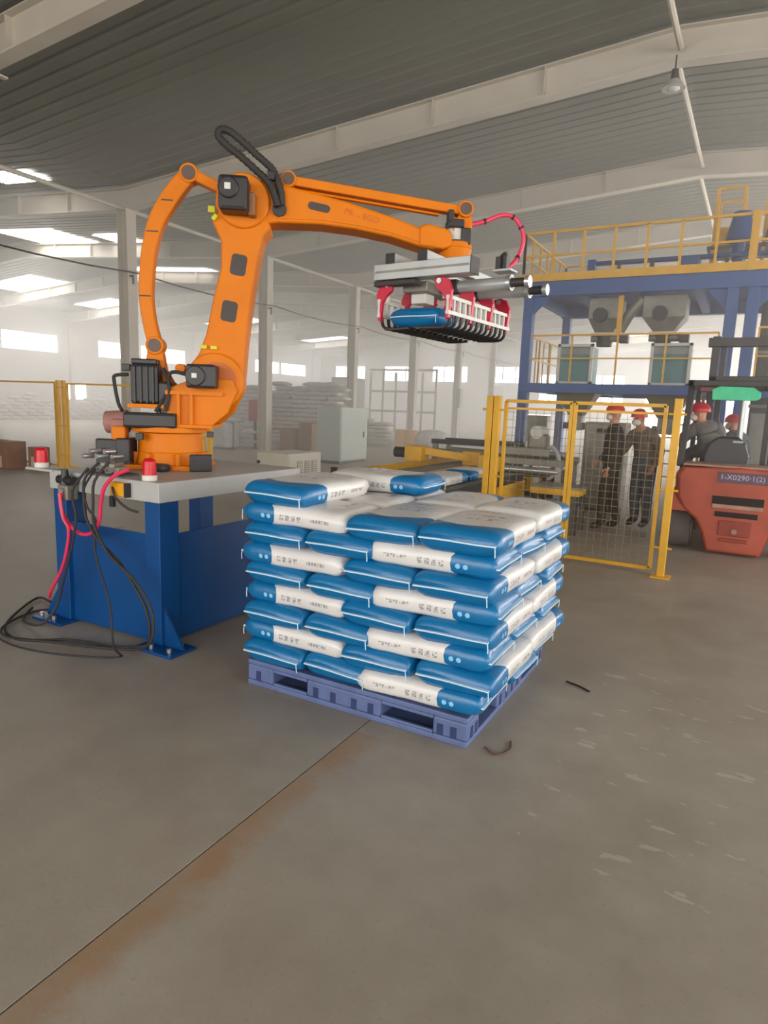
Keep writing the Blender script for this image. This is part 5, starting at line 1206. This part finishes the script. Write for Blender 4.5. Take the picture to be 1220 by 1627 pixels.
person('forklift driver in grey workwear, red helmet and white mask, seated and looking back left', (-0.36, 9.33, 0.24), 0.45,
       dict(pel=(0, 0, 0.99), wai=(-0.02, 0.03, 1.06), che=(-0.06, 0.05, 1.17), nb=(-0.10, 0.06, 1.27), nk=(-0.13, 0.07, 1.31), hl=(-0.16, 0.08, 1.35), hd=(-0.17, 0.08, 1.405), ht=(-0.17, 0.07, 1.46), _hx=1.2,
            sr=(0.08, 0.04, 1.24), sl=(-0.24, 0.12, 1.19), er=(0.17, 0.16, 1.05), wr=(0.09, 0.36, 1.03), el=(-0.34, 0.22, 1.02), wl=(-0.22, 0.42, 1.0),
            hr=(0.09, 0.06, 0.95), kr=(0.14, 0.44, 0.88), ar=(0.14, 0.50, 0.52), tr=(0.14, 0.64, 0.45), hhl=(-0.09, 0.06, 0.95), kl=(-0.12, 0.44, 0.88), al=(-0.12, 0.50, 0.52), tl=(-0.12, 0.64, 0.45)), (CLOTH3, CLOTH4), HELM)
person('worker in grey clothes and red helmet standing far back under the platform', (-0.10, 11.25, 0), 0.9,
       dict(nb=(0, 0.06, 1.36), nk=(0, 0.09, 1.41), hl=(0, 0.12, 1.46), hd=(0, 0.12, 1.52), ht=(0, 0.11, 1.58), sr=(0.17, 0.05, 1.32), sl=(-0.17, 0.05, 1.32)), (CLOTH4, CLOTH4), HELM)

# ------------------------------------------------------------------ far stacks of white sacks
wp = sack_mesh(50, 0.72, 0.46, 0.17, 8, 10, 2.4, 5)
wproto = []
for sd in (50, 53, 57):
    o = sack_mesh(sd, 0.72, 0.46, 0.18, 8, 10, 2.4, 5).build('white_sack', WSACK, smooth='full', origin=(0, 0, 0)); o['category'] = 'sack'; wproto.append(o)
wused = [False]*3; WN = 0
def wsack(x, y, z, rz, label, group):
    global WN
    q = WN % 3; WN += 1
    if not wused[q]: wused[q] = True; o = wproto[q]; o.location = (x, y, z); o.rotation_euler = (0, 0, rz); o['label'] = label; o['group'] = group
    else: o = copytree(wproto[q], (x, y, z), rz, label, group)
NUM = ['first', 'second', 'third', 'fourth', 'fifth', 'sixth', 'seventh', 'eighth', 'ninth', 'tenth', 'eleventh', 'twelfth', 'thirteenth', 'fourteenth', 'fifteenth']
def pile(x0, y, cols, rows, label, group, top=None):
    for c in range(cols):
        for r in range(rows if top is None else top[c]):
            j = random.uniform(-0.05, 0.05)
            wsack(x0+c*0.735+(0.2 if r % 2 else 0)+j, y+random.uniform(-0.04, 0.04), 0.085+r*0.152, random.uniform(-0.08, 0.08), label+(', %s column from its left end, %s sack up' % (NUM[c], NUM[r]) if cols > 1 else ', %s up from the floor' % NUM[r]), group)
pile(-17.6, 18.9, 8, 15, 'sack in the high white stack', 'white sacks in the high stack', [12, 13, 14, 13, 15, 14, 15, 15])
pile(-14.5, 23.3, 3, 7, 'sack in the low white stack', 'white sacks in the low stack', [7, 7, 6])
pile(-14.8, 17.3, 1, 4, 'white sack in the small heap', 'white sacks in the small heap')
t = thing('wrapped_bale', 'pale wrapped bale on the floor left of the high sack stack', 'bale', (-14.9, 16.3, 0))
MB().b2((-15.5, 16.0, 0.02), (-14.6, 16.7, 0.85)).build('bale_body', WSACK, t, bevel=0.12, segs=4)
MB().b2((-15.52, 16.3, 0.0), (-14.58, 16.35, 0.87)).build('strap', GREYM, t)
for i, (x, y, h, s) in enumerate(((-12.9, 17.2, 0.75, 0.55), (-12.25, 17.3, 0.95, 0.5))):
    t = thing('brown_crate', 'brown crate standing before the high sack stack, %s one' % ('lower' if i == 0 else 'taller'), 'crate', (x, y, 0), 'brown crates')
    MB().b2((x-s/2, y-s/2, 0.08), (x+s/2, y+s/2, h)).build('crate_body', CARTON, t, bevel=0.01)
    MB().b2((x-s/2, y-s/2, 0), (x-s/2+0.08, y+s/2, 0.08)).b2((x+s/2-0.08, y-s/2, 0), (x+s/2, y+s/2, 0.08)).build('skid', CARTON, t)
t = thing('fire_cabinet', 'dark red hanging fire cabinet at the second column', 'box', (-14.3, 17.0, 0.92))
MB().b2((-14.5, 16.95, 0.92), (-14.12, 17.1, 1.62)).build('cabinet_body', mat('dull_crimson', rgb(168, 46, 60), 0.5), t, bevel=0.01)
MB().b2((-14.47, 16.93, 0.96), (-14.15, 16.95, 1.58)).build('cabinet_door', MATS['dull_crimson'], t)
MB().b2((-14.4, 17.1, 0.0), (-14.3, 17.14, 1.5)).build('stand_post', DGREY, t)
for i, x in enumerate((-12.0, -11.5)):
    t = thing('yellow_drum', 'yellow drum by the fourth column, %s one' % ('left' if i == 0 else 'right'), 'drum', (x, 23.2, 0), 'yellow drums')
    MB().cyl((x, 23.2, 0), (x, 23.2, 0.68), 0.26, n=20).build('drum_shell', YEL, t, smooth=True, bevel=0.01)
    for z in (0.22, 0.45): MB().cyl((x, 23.2, z), (x, 23.2, z+0.03), 0.27, n=20).build('drum_hoop', YEL, t, smooth=True)
MB().ell((-10.7, 23.3, 0.36), (0.75, 0.5, 0.38), 18, 10).build('covered_heap', WSACK, smooth='full', label='grey covered heap on the floor right of the yellow drums', cat='heap', kind='stuff')
# distant goods along the left wall
m = MB()
for c in range(54):
    for r in range(random.choice((5, 6, 7, 8))):
        m.ell((-36.6+random.uniform(-0.2, 0.2), 10+c*0.8+0.3*(r % 2), 0.11+r*0.19), (0.3, 0.42, 0.12), 8, 5)
m.build('distant_sack_row', WSACK, smooth='full', label='hazy row of sacks along the far left wall', cat='sacks', kind='stuff')
t = thing('far_machine', 'hazy grey rack machine far behind the low sack stack', 'machine', (-19, 36, 0))
for q in range(6): MB().b2((-21+0.9*q, 36, 0), (-20.9+0.9*q, 36.1, 3.6+0.2*(q % 2))).build('rack_post', GREYM, t)
for z in (1.2, 2.4, 3.7): MB().b2((-21, 35.98, z), (-16.4, 36.12, z+0.12)).build('rack_beam', GREYM, t)
MB().b2((-22.6, 34, 0), (-21.3, 36, 3.2)).build('hopper_body', GREYM, t, bevel=0.1)

# ------------------------------------------------------------------ dust haze filling the hall
m = MB().b2((XL+0.1, 7.5, 0.02), (XR-0.1, YF-0.1, 6.4))
hz = m.build('dust_haze', None if False else ROOFM, kind='stuff', label='thin pale dust haze hanging in the far part of the hall', cat='haze')
hm_ = bpy.data.materials.new('dust_haze'); hm_.use_nodes = True; nt = hm_.node_tree
nt.nodes.remove(nt.nodes['Principled BSDF']); v = nt.nodes.new('ShaderNodeVolumeScatter')
v.inputs['Color'].default_value = (0.98, 0.96, 0.93, 1); v.inputs['Density'].default_value = HAZE; v.inputs['Anisotropy'].default_value = 0.35
nt.links.new(v.outputs[0], nt.nodes['Material Output'].inputs['Volume'])
hz.data.materials.clear(); hz.data.materials.append(hm_)
